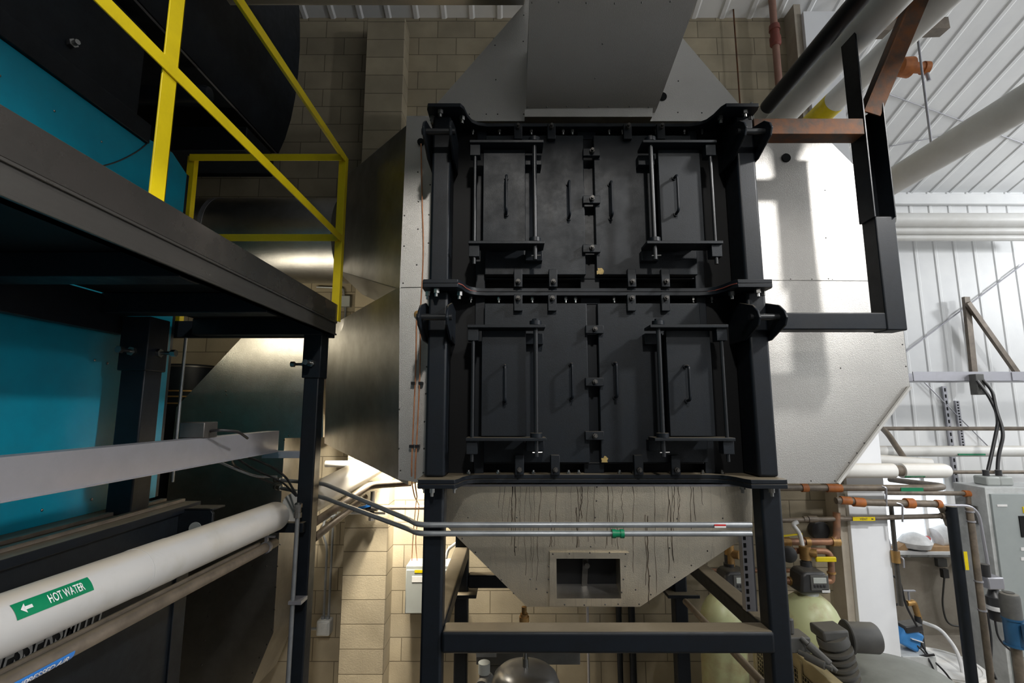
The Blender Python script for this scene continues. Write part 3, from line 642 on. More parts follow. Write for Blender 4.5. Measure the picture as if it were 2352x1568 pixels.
# platform
XP = -1.21; ZD = 3.69
pf = thing('platform', 'black steel platform with deep edge channel, joists and posts at the left', 'platform', (-1.7, 2.0, 2.57))
yC = 3.30
build('edge_channel', MB().box(XP-.05, XP-.008, -0.2, yC, 3.60, 3.693).box(XP-.05, XP, -0.2, yC, 3.60, 3.612).box(XP-.05, XP, -0.2, yC, 3.683, 3.693), 'steel_black', pf, 0.002)
build('toe_plate', MB().box(XP-.012, XP-.002, -0.2, yC, 3.694, 3.815), 'toe', pf, 0.002)
build('deck', MB().box(-2.12, XP-.012, -0.2, yC, 3.695, 3.71), 'deep', pf)
build('inner_channel', MB().box(-2.17, -2.12, -0.2, 2.62, 3.50, 3.69), 'black', pf, 0.003)
for y0, y1, zb in ((1.78, 1.90, 3.595), (2.44, 2.55, 3.59), (3.16, 3.25, 3.585)):
    build('joist', MB().box(-2.12, XP-.05, y0, y1, zb, 3.693), 'black', pf, 0.003)
build('end_channel', MB().box(-2.6, XP-.012, 3.25, yC, 3.58, 3.693), 'black', pf, 0.003)
def post(x0, x1, y0, y1, z0, z1, zs):
    build('post', MB().box(x0, x1, y0, y1, z0, z1), 'black', pf, 0.008, seg=3)
    build('post_sleeve', MB().box(x0-.012, x1+.010, y0-.012, y1+.012, zs, z1), 'black', pf, 0.006, seg=2)
x0 = WY(700, 1568, 3.30).x
post(-1.372, -1.272, 3.19, 3.29, 0, 3.60, 3.30)
post(-2.075, -1.945, 2.56, 2.69, zl, 3.59, 3.30)
for p, d in (((-1.322, 3.178, 3.395), (.0, -1, 0)), ((-1.385, 3.24, 3.395), (-1, 0, 0)), ((-2.01, 2.548, 3.40), (0, -1, 0)), ((-1.935, 2.625, 3.40), (1, 0, 0))):
    p = V(p); d = V(d); k = MB(); k.cyl(p, p+d*.018, .024, 6); k.cyl(p, p+d*.085, .010, 10); k.cyl(p+d*.075, p+d*.10, .019, 6)
    build('set_bolt', k, 'zinc', pf)
br = MB(); p = WY(735, 1195, 3.2); br.box(-1.58, -1.30, 3.14, 3.189, p.z-.06, p.z-.002); build('pipe_bracket', br, 'black', pf, 0.003)
p = WY(650, 1044, 3.2); build('tray_arm', MB().box(-1.62, -1.37, 3.20, 3.25, p.z-.022, p.z+.022), 'galv', pf, 0.002)
# railing
rl = thing('guard_railing', 'yellow painted angle iron guard railing on the platform edge', 'railing', (XP-.02, 2.4, 3.7))
zr = WY(777, 358, yC).z; zm = WY(765, 541, yC).z
def angle(p, q, w=.048, t=.006, up=(0, 0, 1), sx=1):
    mb = MB(); p, q = V(p), V(q); d = (q-p).normalized(); s = d.cross(V(up)).normalized()*sx; u = V(up)
    mb.bar(p, q, w, t, up); mb2 = MB(); off = s*(w/2-t/2) - u*(w/2)
    mb.bar(p+off, q+off, t, w, up); return mb
xr = XP-.02
build('top_rail', angle((xr, -0.2, zr), (xr, yC, zr)), 'yellow', rl, 0.0015)
build('mid_rail', angle((xr, -0.2, zm), (xr, yC, zm)), 'yellow', rl, 0.0015)
def vpost(x, y, z0, z1, sx=1):
    mb = MB(); mb.box(x-.026, x+.026, y-.003, y+.003, z0, z1); a, b = sorted((x+sx*.026, x+sx*.020)); mb.box(a, b, y, y+.044, z0, z1); return mb
def vpost2(x, y, z0, z1):
    mb = MB(); mb.box(x-.006, x, y-.036, y+.036, z0, z1); mb.box(x-.055, x, y+.030, y+.036, z0, z1); return mb
yp = WX(352, 445, xr).y
build('railing_post', vpost2(xr+.016, yp, 3.70, 6.0 if False else zr+.0), 'yellow', rl, 0.0015)
build('railing_post', vpost(xr, yC, 3.70, zr), 'yellow', rl, 0.0015)
xl = WY(440, 360, yC).x
build('railing_post', vpost(xl, yC, 3.70, zr, 1), 'yellow', rl, 0.0015)
build('top_rail', angle((xl, yC, zr), (xr, yC, zr)), 'yellow', rl, 0.0015)
build('mid_rail', angle((xl, yC, zm), (xr, yC, zm)), 'yellow', rl, 0.0015)

# cable channel
ch = MB(); xc = -1.5; ze = 2.89
zA_ = WX(640, 990, xc).z; zB_ = WX(640, 1036, xc).z; ye = WX(640, 1012, xc).y
co = thing('cable_channel', 'galvanised cable channel crossing in front of the teal casing', 'channel', (xc, 1.6, zB_))
build('channel_web', MB().box(xc-.004, xc, 0.0, ye, zB_, zA_).box(xc-.03, xc+.012, 0.0, ye, zB_-.002, zB_+.002).box(xc-.075, xc, 0.0, ye, zA_-.002, zA_+.002), 'galv', co, 0.001)
j = WX(456, 980, xc-.05); bo = build('junction_box', MB().box(j.x-.06, j.x+.06, j.y-.05, j.y+.06, zA_+.003, zA_+.078), 'screw', co, 0.004)
build('cable_plug', MB().tube(rnd([(j.x+.06, j.y, zA_+.035), (j.x+.12, j.y-.03, zA_+.04), (j.x+.17, j.y+.05, zA_+.03), (j.x+.16, j.y+.16, zA_-.01)], .04), .007, 8), 'cable', bo)
# bundle of black cables
for k, pts in enumerate(([zA(435, 1190), zA(650, 1285), zA(850, 1360), zA(1040, 1355)], [zA(605, 1175), zA(640, 1260), zA(850, 1360), zA(1010, 1420)], [zA(630, 1160), zA(820, 1290), zA(1090, 1400), zA(1215, 1535)], [zA(710, 1155), zA(950, 1240), zA(1120, 1350), zA(1225, 1535)])):
    P3 = [WY(x, y, 3.12+.09*i) for i, (x, y) in enumerate(pts)]
    if k > 1: P3[-1] = WY(pts[-1][0], pts[-1][1], 3.13)
    lab = ('grey cable sagging from the channel to the upper conduit connector', 'black cable looping from the channel to the lower conduit connector', 'black cable dropping from the channel into the post conduit, lower of two', 'black cable dropping from the channel into the post conduit, upper of two')[k]
    solo('cable', lab, 'cable', MB().tube(rnd(P3, .25, 8), (.008, .006, .006, .007)[k], 8), 'conduit' if k == 0 else 'cable')
# conduit down the post
p = WY(685, 1165, 3.12); q = WY(683, 1240, 3.12); e = WY(664, 1568, 3.12); x = p.x
cp = thing('conduit', 'vertical grey conduit clamped to the platform post, fed by black cables', 'conduit', (x, 3.1, 0))
build('conduit_run', MB().tube([(x, 3.12, 0), (x, 3.12, p.z)], .0135, 12), 'conduit', cp)
build('connector', MB().lathe2([(.018, -.06), (.024, -.06), (.024, -.03), (.019, -.03), (.019, .0), (.024, .0), (.024, .02), (.016, .03)], p, 10), 'zinc', cp)
q = zc(1100, 940); q = WY(q[0], q[1], 3.1); build('strap', MB().box(x-.018, x+.06, 3.098, 3.19, q.z, q.z+.02), 'galv', cp)

# insulated hot water pipe
def depth_pipe(px, py, X, y0, y1, z=None): c = WX(px, py, X); return V((X, y0, c.z)), V((X, y1, c.z))
xh = -1.46
zh = WX(640, 1182, xh).z; h0 = WX(0, 1437, xh)
hw = thing('hot_water_pipe', 'white jacketed hot water pipe with a green label, resting on the post bracket', 'pipe', (xh, 2.2, zh))
y1 = 3.12; hE = WX(640, 1182, xh); sl_ = (h0.z-hE.z)/(h0.y-hE.y); A_ = V((xh, 0.3, hE.z+sl_*(.3-hE.y))); B_ = V((xh, y1, hE.z+sl_*(y1-hE.y))); ax = (B_-A_).normalized(); R = .087
build('jacket', MB().lathe2([(R, 0), (R, (B_-A_).length-.03), (R*.96, (B_-A_).length-.01), (R*.8, (B_-A_).length), (.04, (B_-A_).length+.004)], A_, 40, ax), 'white', hw)
def along(y): t = (y-A_.y)/(B_.y-A_.y); return A_+(B_-A_)*t
yb = WX(345, 1280, xh).y
build('joint_band', MB().cyl(along(yb-.09), along(yb+.10), R+.0015, 40), 'white', hw)
def on_pipe(cen_y0, cen_y1, th0, th1, R, along, a, b):
    c = along(cen_y0+(cen_y1-cen_y0)*a); th = th0+(th1-th0)*b
    return c+V((math.cos(th)*R, 0, math.sin(th)*R))
# label centre faces the camera side (+X, -Y): angle measured from +X up
def pipe_label(parent, along, R, ya, yb_, t0, t1, m, txt, ta, tb, arrow=None, mtxt='wlabel', flip=False):
    g = MB(); n, k = 14, 8
    for i in range(n+1):
        for j in range(k+1): g.v.append(on_pipe(ya, yb_, t0, t1, R+.0016, along, i/n, j/k))
    for i in range(n):
        for j in range(k): g.f.append([i*(k+1)+j, (i+1)*(k+1)+j, (i+1)*(k+1)+j+1, i*(k+1)+j+1]); g.m.append(0)
    lb_ = build('label', g, m, parent)
    vs, fs = text_mesh(txt, offset=.012); g = MB()
    g.add([on_pipe(ya, yb_, t0, t1, R+.0034, along, ta+(tb-ta)*a, .22+.56*b) for a, b in vs], fs)
    if arrow:
        build('lettering', g, mtxt, lb_); g = MB()
        s0, s1 = arrow; w_ = s1-s0
        for poly in ([(s0, .5), (s0+w_*.45, .2), (s0+w_*.45, .8)], [(s0+w_*.35, .4), (s1, .4), (s1, .6), (s0+w_*.35, .6)]):
            g.add([on_pipe(ya, yb_, t0, t1, R+.0034, along, a, b) for a, b in poly], [tuple(range(len(poly)))])
        build('arrow', g, mtxt, lb_)
    else: build('lettering', g, mtxt, lb_)
ya, yb_ = WX(32, 1400, xh+R*.8).y, WX(213, 1335, xh+R*.8).y
def th_at(px, py, along, R, y):
    best = None
    c = along(y)
    for k in range(-90, 91):
        th = math.radians(k); p = c+V((math.cos(th)*R, 0, math.sin(th)*R)); d = p-EYE
        cz = d.y*math.cos(PITCH)+d.z*math.sin(PITCH); cy = -d.y*math.sin(PITCH)+d.z*math.cos(PITCH)
        e = abs(784-F*cy/cz-py)+abs(1176+F*d.x/cz-px)*0.3
        if best is None or e < best[0]: best = (e, th)
    return best[1]
def y_on(px, py, along, R, X):
    # search the pipe surface for the pixel
    best = None
    for i in range(0, 300):
        y = .6+i*.01
        for k in range(-60, 91, 3):
            th = math.radians(k); p = along(y)+V((math.cos(th)*R, 0, math.sin(th)*R)); d = p-EYE
            cz = d.y*math.cos(PITCH)+d.z*math.sin(PITCH); cy = -d.y*math.sin(PITCH)+d.z*math.cos(PITCH)
            e = (784-F*cy/cz-py)**2+(1176+F*d.x/cz-px)**2
            if best is None or e < best[0]: best = (e, y, th)
    return best[1], best[2]
la = y_on(35, 1403, along, R, xh); lb2 = y_on(211, 1338, along, R, xh)
thm = (la[1]+lb2[1])/2; hh = .024/R
pipe_label(hw, along, R, la[0], lb2[0], thm-hh, thm+hh, 'green', 'HOT WATER', .40, .88, (.06, .2))
# compressed air pipe with companion
xa = -1.47; za1 = WX(641, 1241, xa).z; za0 = WX(0, 1574, xa); Ra = .027
aE = WX(641, 1241, xa); sl2 = (za0.z-aE.z)/(za0.y-aE.y); A2 = V((xa, 0.3, aE.z+sl2*(.3-aE.y))); B2 = V((xa, 3.14, aE.z+sl2*(3.14-aE.y)))
def along2(y): t = (y-A2.y)/(B2.y-A2.y); return A2+(B2-A2)*t
cp = thing('compressed_air_pipe', 'brown steel compressed air pipe with a blue label, hung below the white pipe', 'pipe', (xa, 2, za1))
build('pipe_run', MB().cyl(A2, B2, Ra, 24), 'brownpipe', cp)
la = y_on(52, 1562, along2, Ra, xa); lb2 = y_on(168, 1504, along2, Ra, xa)
y0 = la[0]-.02-(lb2[0]-la[0])*.0; yb3 = lb2[0]
pipe_label(cp, along2, Ra+.001, yb3-(yb3-y0)*1.25, yb3, lb2[1]-.55, lb2[1]+.55, 'blue', 'COMPRESSED AIR', .03, .93)
hk = MB(); q = along2(WX(612, 1246, xa).y); hk.lathe2([(Ra+.004, -.012), (Ra+.007, -.012), (Ra+.007, .012), (Ra+.004, .012)], q, 24, (0, 1, 0)); hk.box(q.x-.008, q.x+.008, q.y-.01, q.y+.01, q.z+Ra, q.z+Ra+.07)
hk.cyl(q+V((-.05, 0, .06)), q+V((.05, 0, .06)), .006, 8)
build('hanger', hk, 'galv', cp)
solo('steel_pipe', 'dark thin pipe running just behind the compressed air pipe', 'pipe', MB().cyl(A2+V((-.05, 0, .0)), B2+V((-.05, .0, .012)), .016, 18), 'brownpipe')
# onward white pipe beyond the post
p = WY(700, 1150, 3.6); q = WY(905, 1072, 4.3)
w2 = solo('insulated_pipe', 'white insulated pipe continuing beyond the platform post toward the block wall', 'pipe', MB().cyl((xh-.01, 3.40, p.z-.01), (xh+.22, 4.5, p.z+.16), .10, 32), 'whitebright')
a = WY(716, 1204, 3.40); b = WY(850, 1114, 3.98); c = WY(945, 1108, 4.05)
solo('steel_pipe', 'aged steel pipe bending right beyond the platform post, under the slanted duct', 'pipe', MB().tube(rnd([a, b, c], .06), .028, 16), 'brownpipe')
solo('steel_pipe', 'aged steel pipe in parallel just below the bending pipe, beyond the platform post', 'pipe', MB().tube(rnd([a+V((.02, 0, -.09)), b+V((-.03, -.02, -.085))], .06), .026, 16), 'brownpipe')
# pipework against the wall behind the stand
p = WY(795, 1165, 4.5); q = WY(980, 1166, 4.5); z = p.z
hpv = thing('steel_pipe', 'horizontal pipe with a blue handled valve, in front of the block pier', 'pipe', (p.x, 4.5, z))
build('pipe_run', MB().cyl((p.x, 4.5, z), (q.x+.15, 4.5, z), .02, 14), 'brownpipe', hpv)
v = WY(855, 1165, 4.5); vb = build('valve', MB().cyl((v.x-.05, 4.5, z), (v.x+.05, 4.5, z), .033, 12).cyl((v.x, 4.5, z-.10), (v.x, 4.5, z+.14), .02, 12).cyl((v.x, 4.5, z-.11), (v.x, 4.5, z-.07), .03, 8), 'steel_black', hpv)
build('valve_handle', MB().bar((v.x-.14, 4.46, z-.01), (v.x, 4.46, z+.03), .02, .02), 'blue', vb)
for yy, x0, x1, r, m, lab in ((1065, 748, 850, .03, 'whitebright', 'pale pipe crossing behind the platform post, above the sloping white pipe'), (1178, 775, 885, .012, 'wlabel', 'thin pale conduit across the top of the lit block pier')):
    p = WY(x0, yy, 4.52); q = WY(x1, yy, 4.52); solo('thin_pipe', lab, 'pipe', MB().cyl((p.x, 4.52, p.z), (q.x, 4.52, p.z), r, 14), m)
# wall conduits and junction box, grey cabinet, copper lines
x1 = WY(768, 1200, 4.74).x; x2 = x1-.035
jb = WY(747, 1437, 4.74)
jt = thing('junction_box', 'grey cast junction box at the foot of two wall conduits', 'junction box', (jb.x, 4.72, jb.z-.06))
build('box_body', MB().box(jb.x-.06, jb.x+.06, 4.68, 4.78, jb.z-.065, jb.z+.065), 'lightgrey', jt, 0.012)
build('cover_plate', MB().box(jb.x-.045, jb.x+.045, 4.674, 4.682, jb.z-.05, jb.z+.05).box(jb.x-.004, jb.x+.004, 4.668, 4.676, jb.z-.02, jb.z+.02), 'lightgrey', jt, 0.003)
for dx in (.025, -.02): build('hub', MB().cyl((jb.x+dx, 4.73, jb.z+.06), (jb.x+dx, 4.73, jb.z+.09), .018, 12), 'conduit', jt)
build('side_conduit', MB().cyl((jb.x-.16, 4.73, jb.z-.02), (jb.x-.06, 4.73, jb.z-.02), .012, 12), 'conduit', jt)
for k, xx in enumerate((jb.x+.025, jb.x-.02)):
    zt_ = WY(767, 1180, 4.74).z
    pts = [(xx, 4.745, jb.z+.09), (xx, 4.745, zt_-.25), (xx, 4.745, zt_)] if k == 0 else [(xx, 4.745, jb.z+.09), (xx, 4.745, zt_-.30), (xx-.05, 4.745, zt_-.17), (xx-.04, 4.745, zt_-.04), (xx+.12, 4.745, zt_)]
    solo('wall_conduit', ('straight wall conduit rising from the junction box, right one of the pair', 'wall conduit with an offset bend above the junction box, left one of the pair')[k], 'conduit', MB().tube(rnd(pts, .08), .011, 10), 'conduit')
cb = thing('control_cabinet', 'grey wall cabinet with small labels, left of the stand leg', 'cabinet', (-.8, 4.6, 1.9))
a = WY(932, 1300, 4.55); b = WY(1000, 1410, 4.55)
build('cabinet_body', MB().box(a.x, a.x+.40, 4.56, 4.78, b.z, a.z), 'greybox', cb, 0.005)
cdo = build('cabinet_door', MB().box(a.x+.006, a.x+.394, 4.545, 4.56, b.z+.008, a.z-.03), 'greybox', cb, 0.004)
p = WY(952, 1312, 4.54); build('warning_label', MB().box(p.x, p.x+.10, 4.542, 4.546, p.z-.012, p.z+.012), 'ylabel', cdo)
p = WY(946, 1330, 4.54); build('name_label', MB().box(p.x, p.x+.10, 4.542, 4.546, p.z-.025, p.z+.025), 'wlabel', cdo)
ct = WY(955, 1285, 4.62)
for k, (pts, lab) in enumerate((([(967, 330, 2.78), (970, 480, 2.775), (973, 560, 2.775), (970, 645, 2.775), (966, 700, 2.775), (965, 850, 2.775), (958, 1000, 2.775), (952, 1105, 2.775), (958, 1140, 3.0)], 'long copper line hanging down the silver jacket strip from its upper grommet'), ([(957, 728, 2.775), (955, 850, 2.775), (950, 960, 2.775), (944, 1100, 2.775), (952, 1140, 3.0)], 'short copper line from the middle grommet of the silver jacket strip'))):
    P3 = [WY(*p) for p in pts] + [WY(955+k*8, 1160, 4.5), WY(948+k*6, 1240, 4.62), WY(946+k*12, 1287, 4.66)]
    t = thing('copper_line', lab, 'tube', P3[0])
    build('tube_run', MB().tube(rnd(P3, .12, 4), .004, 8), 'copper', t)
    for (x, y) in ((967 if k == 0 else 950, 880), (959 if k == 0 else 946, 1024)):
        c = WY(x, y, 2.785); build('clip', MB().box(c.x-.012, c.x+.012, 2.765, 2.80, c.z-.008, c.z+.008), 'cable', t)
# rear vertical rod and drum behind
p0 = WY(427, 775, 3.275); p1 = WY(403, 1000, 3.275)
solo('hanger_rod', 'thin steel rod hanging beside the teal corner, in front of the dark vessel', 'rod', MB().cyl((p0.x, 3.275, 3.579), (p0.x, 3.275, p1.z-.3), .010, 10), 'conduit')
dv = MB(); vx = WY(438, 850, 4.535).x; cz_ = WY(420, 838, 4.35).z
dvo = solo('dark_vessel', 'dark banded round vessel standing between the teal casing and the block wall', 'vessel', MB().lathe2([(.225, 0), (.225, cz_), (.215, cz_+.01)], (vx, 4.535, 0), 48), 'black')
for dz in (.0, -.22, -.27, -.33): build('band', MB().lathe2([(.225, -.006), (.233, -.006), (.233, .006), (.225, .006)], (vx, 4.535, cz_+dz-.012), 48), 'brass' if dz < 0 else 'steel_black', dvo)
# small box on the wall behind the slanted ducts
p = WY(795, 693, 4.76); sb = thing('outlet_box', 'small grey outlet box on the wall below the slanted duct', 'box', (p.x, 4.76, p.z-.06))
build('box_body', MB().box(p.x-.05, p.x+.05, 4.72, 4.78, p.z-.055, p.z+.055), 'greybox', sb, 0.004)
build('conduit_stub', MB().cyl((p.x, 4.75, p.z-.30), (p.x, 4.75, p.z-.055), .011, 10).tube(rnd([(p.x-.02, 4.75, p.z+.055), (p.x-.03, 4.75, p.z+.14), (p.x-.3, 4.75, p.z+.15)], .06), .009, 8), 'conduit', sb)
# ------------------------------------------------------------------ right: frames, overhead pipes
fr = thing('tube_frame', 'black channel frame with a rusty brace standing off the right boiler post', 'frame', (1.9, 2.7, 3.5))
a = WY(2008, 745, 2.72); b = WY(2050, 765, 2.72); c = WY(1990, 512, 2.72)
xa, xb = WY(2003, 740, 2.72).x, WY(2049, 740, 2.72).x; zb = WY(2040, 765, 2.72).z; zt_ = WY(2010, 512, 2.72).z; zq = WY(1900, 725, 2.72).z
build('bottom_tube', MB().box(1.37, xb, 2.62, 2.72, zb+.004, zq), 'black', fr, 0.008, seg=3)
build('upright_tube', MB().box(xa, xb, 2.615, 2.725, zb, zt_), 'black', fr, 0.008, seg=3)
zu = WY(1985, 262, 2.72).z; z_top = WY(1970, 60, 2.72).z
k = MB(); k.box(xa-.015, xa-.005, 2.60, 2.72, zt_-.01, z_top); k.box(xb-.012, xb-.004, 2.60, 2.72, zt_-.01, zu); k.box(xa-.015, xb-.004, 2.712, 2.722, zt_-.01, zu); k.box(xa-.015, xa+.05, 2.712, 2.722, zu, z_top)
build('upright_channel', k, 'black', fr, 0.002)
k = MB(); zc1, zc2 = WY(1850, 290, 2.68).z, WY(1850, 325, 2.68).z; k.box(1.40, xa-.02, 2.60, 2.70, zc2, zc1); build('cross_angle', k, 'rust', fr, 0.003)
p, q = WY(2002, 262, 2.62), WY(2128, -40, 2.50); build('diagonal_brace', MB().bar(p, q, .095, .012, (0, -1, .2)).bar(p+V((-.045, .04, 0)), q+V((-.045, .04, 0)), .010, .085, (0, -1, .2)), 'rust', fr, 0.002)

def dpipe(name, label, px, py, X, r, y0, y1, m, group=None):
    c = WX(px, py, X); return solo(name, label, 'pipe', MB().cyl((X, y0, c.z), (X, y1, c.z), r, 36), m), c
po, c = dpipe('black_pipe', 'black steel pipe running overhead from the boiler top, beside a white pipe', 1876, 112, 1.80, .050, 0.6, 3.15, 'cable')
wo1, c1 = dpipe('insulated_pipe', 'thick white overhead pipe next to the black pipe', 1925, 130, 2.12, .092, 0.6, 4.56, 'whitebright')
wo2, c2 = dpipe('insulated_pipe', 'white overhead pipe with a yellow band, second from the black pipe', 1940, 212, 2.55, .085, 0.9, 4.9, 'whitebright')
yb_ = [WX(1893, 262, 2.55).y, WX(1878, 286, 2.55).y]; yb_ = (min(yb_)-.02, max(yb_)+.15)
build('yellow_band', MB().cyl((2.55, yb_[0]-.12, c2.z), (2.55, yb_[1], c2.z), .0865, 36), 'ylabel', wo2)
cd_ = WX(1900, 195, 2.33); solo('square_duct', 'grey square duct between the two white overhead pipes', 'duct', MB().box(2.26, 2.40, 0.9, 4.7, cd_.z+.05, cd_.z+.35), 'lightgrey', bevel=.003)
wo3, c3 = dpipe('insulated_pipe', 'large white pipe slanting across the upper right, hung from a steel rod', 2190, 333, 3.35, .112, 0.8, 4.5, 'whitebright')
p = WX(2140, 338, 3.35); zt2 = WY(2114, 75, p.y).z
solo('hanger_rod', 'steel rod holding the large white pipe at the upper right', 'rod', MB().cyl((3.35, p.y, c3.z+.09), (3.35, p.y, ceil_z(p.y)), .009, 10), 'galv')
yv2 = WX(2100, 60, 3.0).y
solo('steel_beam_stub', 'brown channel stub under the white pipes near the ceiling', 'beam', MB().bar(WY(1998, 68, 3.6), WY(2168, 62, 3.6), .10, .10), 'brownpipe')
o = WY(2095, 155, 4.3); orr = thing('sprinkler_fitting', 'orange pipe fitting with a sprinkler under the white ceiling', 'fitting', o)
build('elbow', MB().tube(rnd([o+V((-.16, 0, .06)), o+V((-.02, 0, -.01)), o+V((.14, 0, .0))], .1), [.075]*1 + [.07]*6 + [.045], 18) if False else MB().lathe2([(.05, -.16), (.085, -.12), (.095, -.02), (.05, .0), (.05, .10), (.06, .10), (.06, .15)], o, 18, (1, 0, -.05)), 'orange', orr)
build('sprinkler', MB().cyl(o+V((.13, 0, -.03)), o+V((.15, 0, -.14)), .018, 10), 'galv', orr)
build('riser', MB().cyl(o+V((-.10, 0, .05)), (o.x-.10, o.y, ceil_z(o.y)), .03, 12), 'orange', orr)
# ceiling brace wires, purlin rod
for P0, P1, r, lab in ((WC(2010, 205), WC(2352, 330), .006, 'thin brace wire sloping across the white ceiling'), (WC(2000, 345), WC(2200, 305), .006, 'thin brace wire crossing behind the hanger rod'), (WY(2080, 808, 7.16), WY(2352, 605, 7.16), .010, 'steel brace cable slanting across the far white wall'), (WY(2110, 865, 7.16), WY(2270, 1025, 7.16), .008, 'brace cable slanting down behind the far white pipe')):
    solo('brace_wire', lab, 'wire', MB().cyl(P0, P1, r, 8), 'galv')
p = WY(2025, 394, 7.0); solo('purlin_rod', 'dark horizontal rod below the white ceiling at the far wall', 'rod', MB().box(p.x, 9.2, 6.98, 7.02, p.z-.015, p.z+.015), 'ink')
# pipe drop at the block wall, top
p = WY(1784, 130, 4.6); dp = thing('drain_pipe', 'dusty vertical pipe with red couplings at the top of the block wall', 'pipe', p)
build('pipe_run', MB().cyl((p.x, 4.6, WY(1790, 260, 4.6).z-.3), (p.x, 4.6, ceil_z(4.6)-.01), .035, 16), 'pink', dp)
build('coupling', MB().lathe2([(.04, .12), (.055, .14), (.055, .22), (.045, .22), (.045, .30), (.055, .30), (.05, .36)], (p.x, 4.6, p.z), 14), 'redprimer', dp)
p = WY(1690, 100, 4.7); solo('rusty_rod', 'thin rusty rod hanging in front of the block wall, right of the hood', 'rod', MB().cyl((p.x, 4.7, ceil_z(4.7)), (p.x, 4.7, p.z-1.0), .008, 8), 'rust')
p = WY(1714, 200, 2.75); bc = thing('beam_clamp', 'small steel clamp with a bolt above the right boiler flange', 'clamp', (p.x, 2.75, ZT))
build('jaw', MB().box(p.x-.035, p.x+.03, 2.74, 2.80, ZT+.0, ZT+.145), 'black', bc, 0.004)
build('bolt', MB().cyl((p.x+.01, 2.72, ZT), (p.x+.01, 2.72, ZT+.17), .008, 8), 'zinc', bc)

# ------------------------------------------------------------------ right: far wall pipes and clutter
def hrun(px0, px1, py, Y, r, n=20): a = WY(px0, py, Y); b = WY(px1, py, Y); return MB().cyl((a.x, Y, a.z), (b.x, Y, a.z), r, n), a, b
def hsolo(name, label, cat, px0, px1, py, Y, r, m): mb, a, b = hrun(px0, px1, py, Y, r); return solo(name, label, cat, mb, m), a, b
hsolo('insulated_pipe', 'thick white pipe along the far wall, topmost of the three under the eave', 'pipe', 2046, 2420, 506, 6.7, .105, 'whitebright')
hsolo('insulated_pipe', 'white pipe along the far wall, middle of the three under the eave', 'pipe', 2048, 2420, 530, 6.75, .055, 'whitebright')
hsolo('insulated_pipe', 'thin white pipe along the far wall, lowest of the three under the eave', 'pipe', 2050, 2420, 546, 6.8, .048, 'whitebright')
br = thing('wall_bracket', 'brown angle iron bracket with a diagonal strut on the far wall', 'bracket', WY(2220, 890, 7.0))
build('upright', MB().bar(WY(2218, 682, 7.05), WY(2240, 893, 7.05), .085, .05, (0, 1, 0)), 'brownpipe', br, 0.003)
build('strut', MB().bar(WY(2222, 695, 7.0), WY(2340, 862, 7.0), .07, .05, (0, 1, 0)), 'brownpipe', br, 0.003)
p, q = WY(2088, 854, 6.0), WY(2088, 876, 6.0)
tr = thing('cable_tray', 'galvanised cable tray across the far wall, right of the silver jacket', 'tray', p)
build('tray_side', MB().box(p.x, 8.6, 5.94, 5.955, q.z, p.z).box(p.x, 8.6, 5.94, 6.25, q.z, q.z+.006).box(p.x, 8.6, 6.24, 6.255, q.z, p.z), 'galv', tr, 0.001)
a = WY(2325, 862, 5.93); build('splice_plate', MB().box(a.x, a.x+.09, 5.93, 5.94, q.z+.01, p.z-.01), 'galv', tr)
hsolo('steel_pipe', 'brown pipe crossing the far wall below the cable tray', 'pipe', z4(880, 718)[0], 2420, 984, 6.5, .026, 'brownpipe')
a, b, c = WY(*z4(895, 725), 6.5), WY(*z4(940, 770), 6.3), WY(*z4(1100, 1010), 5.9)
solo('steel_pipe', 'brown pipe angling down from an elbow beside the silver jacket corner', 'pipe', MB().tube(rnd([a, b, c], .1), .034, 14), 'brownpipe')
wp, a, b = hsolo('insulated_pipe', 'white pipe with a small green mark, crossing above the dark vertical strut', 'pipe', z4(800, 0)[0], 2420, z4(0, 925)[1], 6.3, .068, 'whitebright')
g = WY(*z4(1715, 962), 6.2); build('label', MB().box(g.x-.17, g.x+.17, 6.225, 6.24, a.z-.045, a.z-.025), 'green', wp)
Yw = 4.42
fw = thing('insulated_pipe', 'fat white pipe with a rounded end and green label, beside the jacket corner', 'pipe', WY(*z4(1000, 1170), Yw), None); fw['category'] = 'pipe'
a = WY(*z4(480, 1100), Yw); b = WY(*z4(985, 1100), Yw); c = WY(*z4(1060, 1100), Yw); e = WY(*z4(1500, 1105), Yw); rr = .064
build('jacket', MB().cyl((a.x, Yw, a.z), (b.x, Yw, a.z), rr, 30), 'whitebright', fw)
build('bare_pipe', MB().cyl((b.x-.05, Yw, a.z), (c.x+.05, Yw, a.z), rr*.72, 24), 'brownpipe', fw)
build('jacket', MB().lathe2([(rr, 0), (rr, e.x-c.x-.08), (rr*.93, e.x-c.x-.045), (rr*.75, e.x-c.x-.018), (rr*.4, e.x-c.x-.002), (.01, e.x-c.x)], (c.x, Yw, a.z), 30, (1, 0, 0)), 'whitebright', fw)
l0, l1 = WY(*z4(1095, 1158), Yw-.05).x, WY(*z4(1275, 1158), Yw-.05).x
tl_ = build('label', MB().prism([V((l0, Yw-rr*.80, a.z-rr*.62)), V((l1, Yw-rr*.80, a.z-rr*.62)), V((l1, Yw-rr*.62, a.z-rr*.80)), V((l0, Yw-rr*.62, a.z-rr*.80))], (0, -.003, -.003)), 'green', fw)
lt = MB(); o_ = V((l0+.05, Yw-rr*.62-.0085, a.z-rr*.80-.002)); letters(lt, 'HOT WATER', o_, (l1-l0-.07, 0, 0), (0, -rr*.14, rr*.14)); lt.add([V((l0+.008, Yw-rr*.73, a.z-rr*.75)), V((l0+.03, Yw-rr*.70, a.z-rr*.78)), V((l0+.03, Yw-rr*.76, a.z-rr*.72))], [(0, 1, 2)])
build('lettering', lt, 'wlabel', tl_)
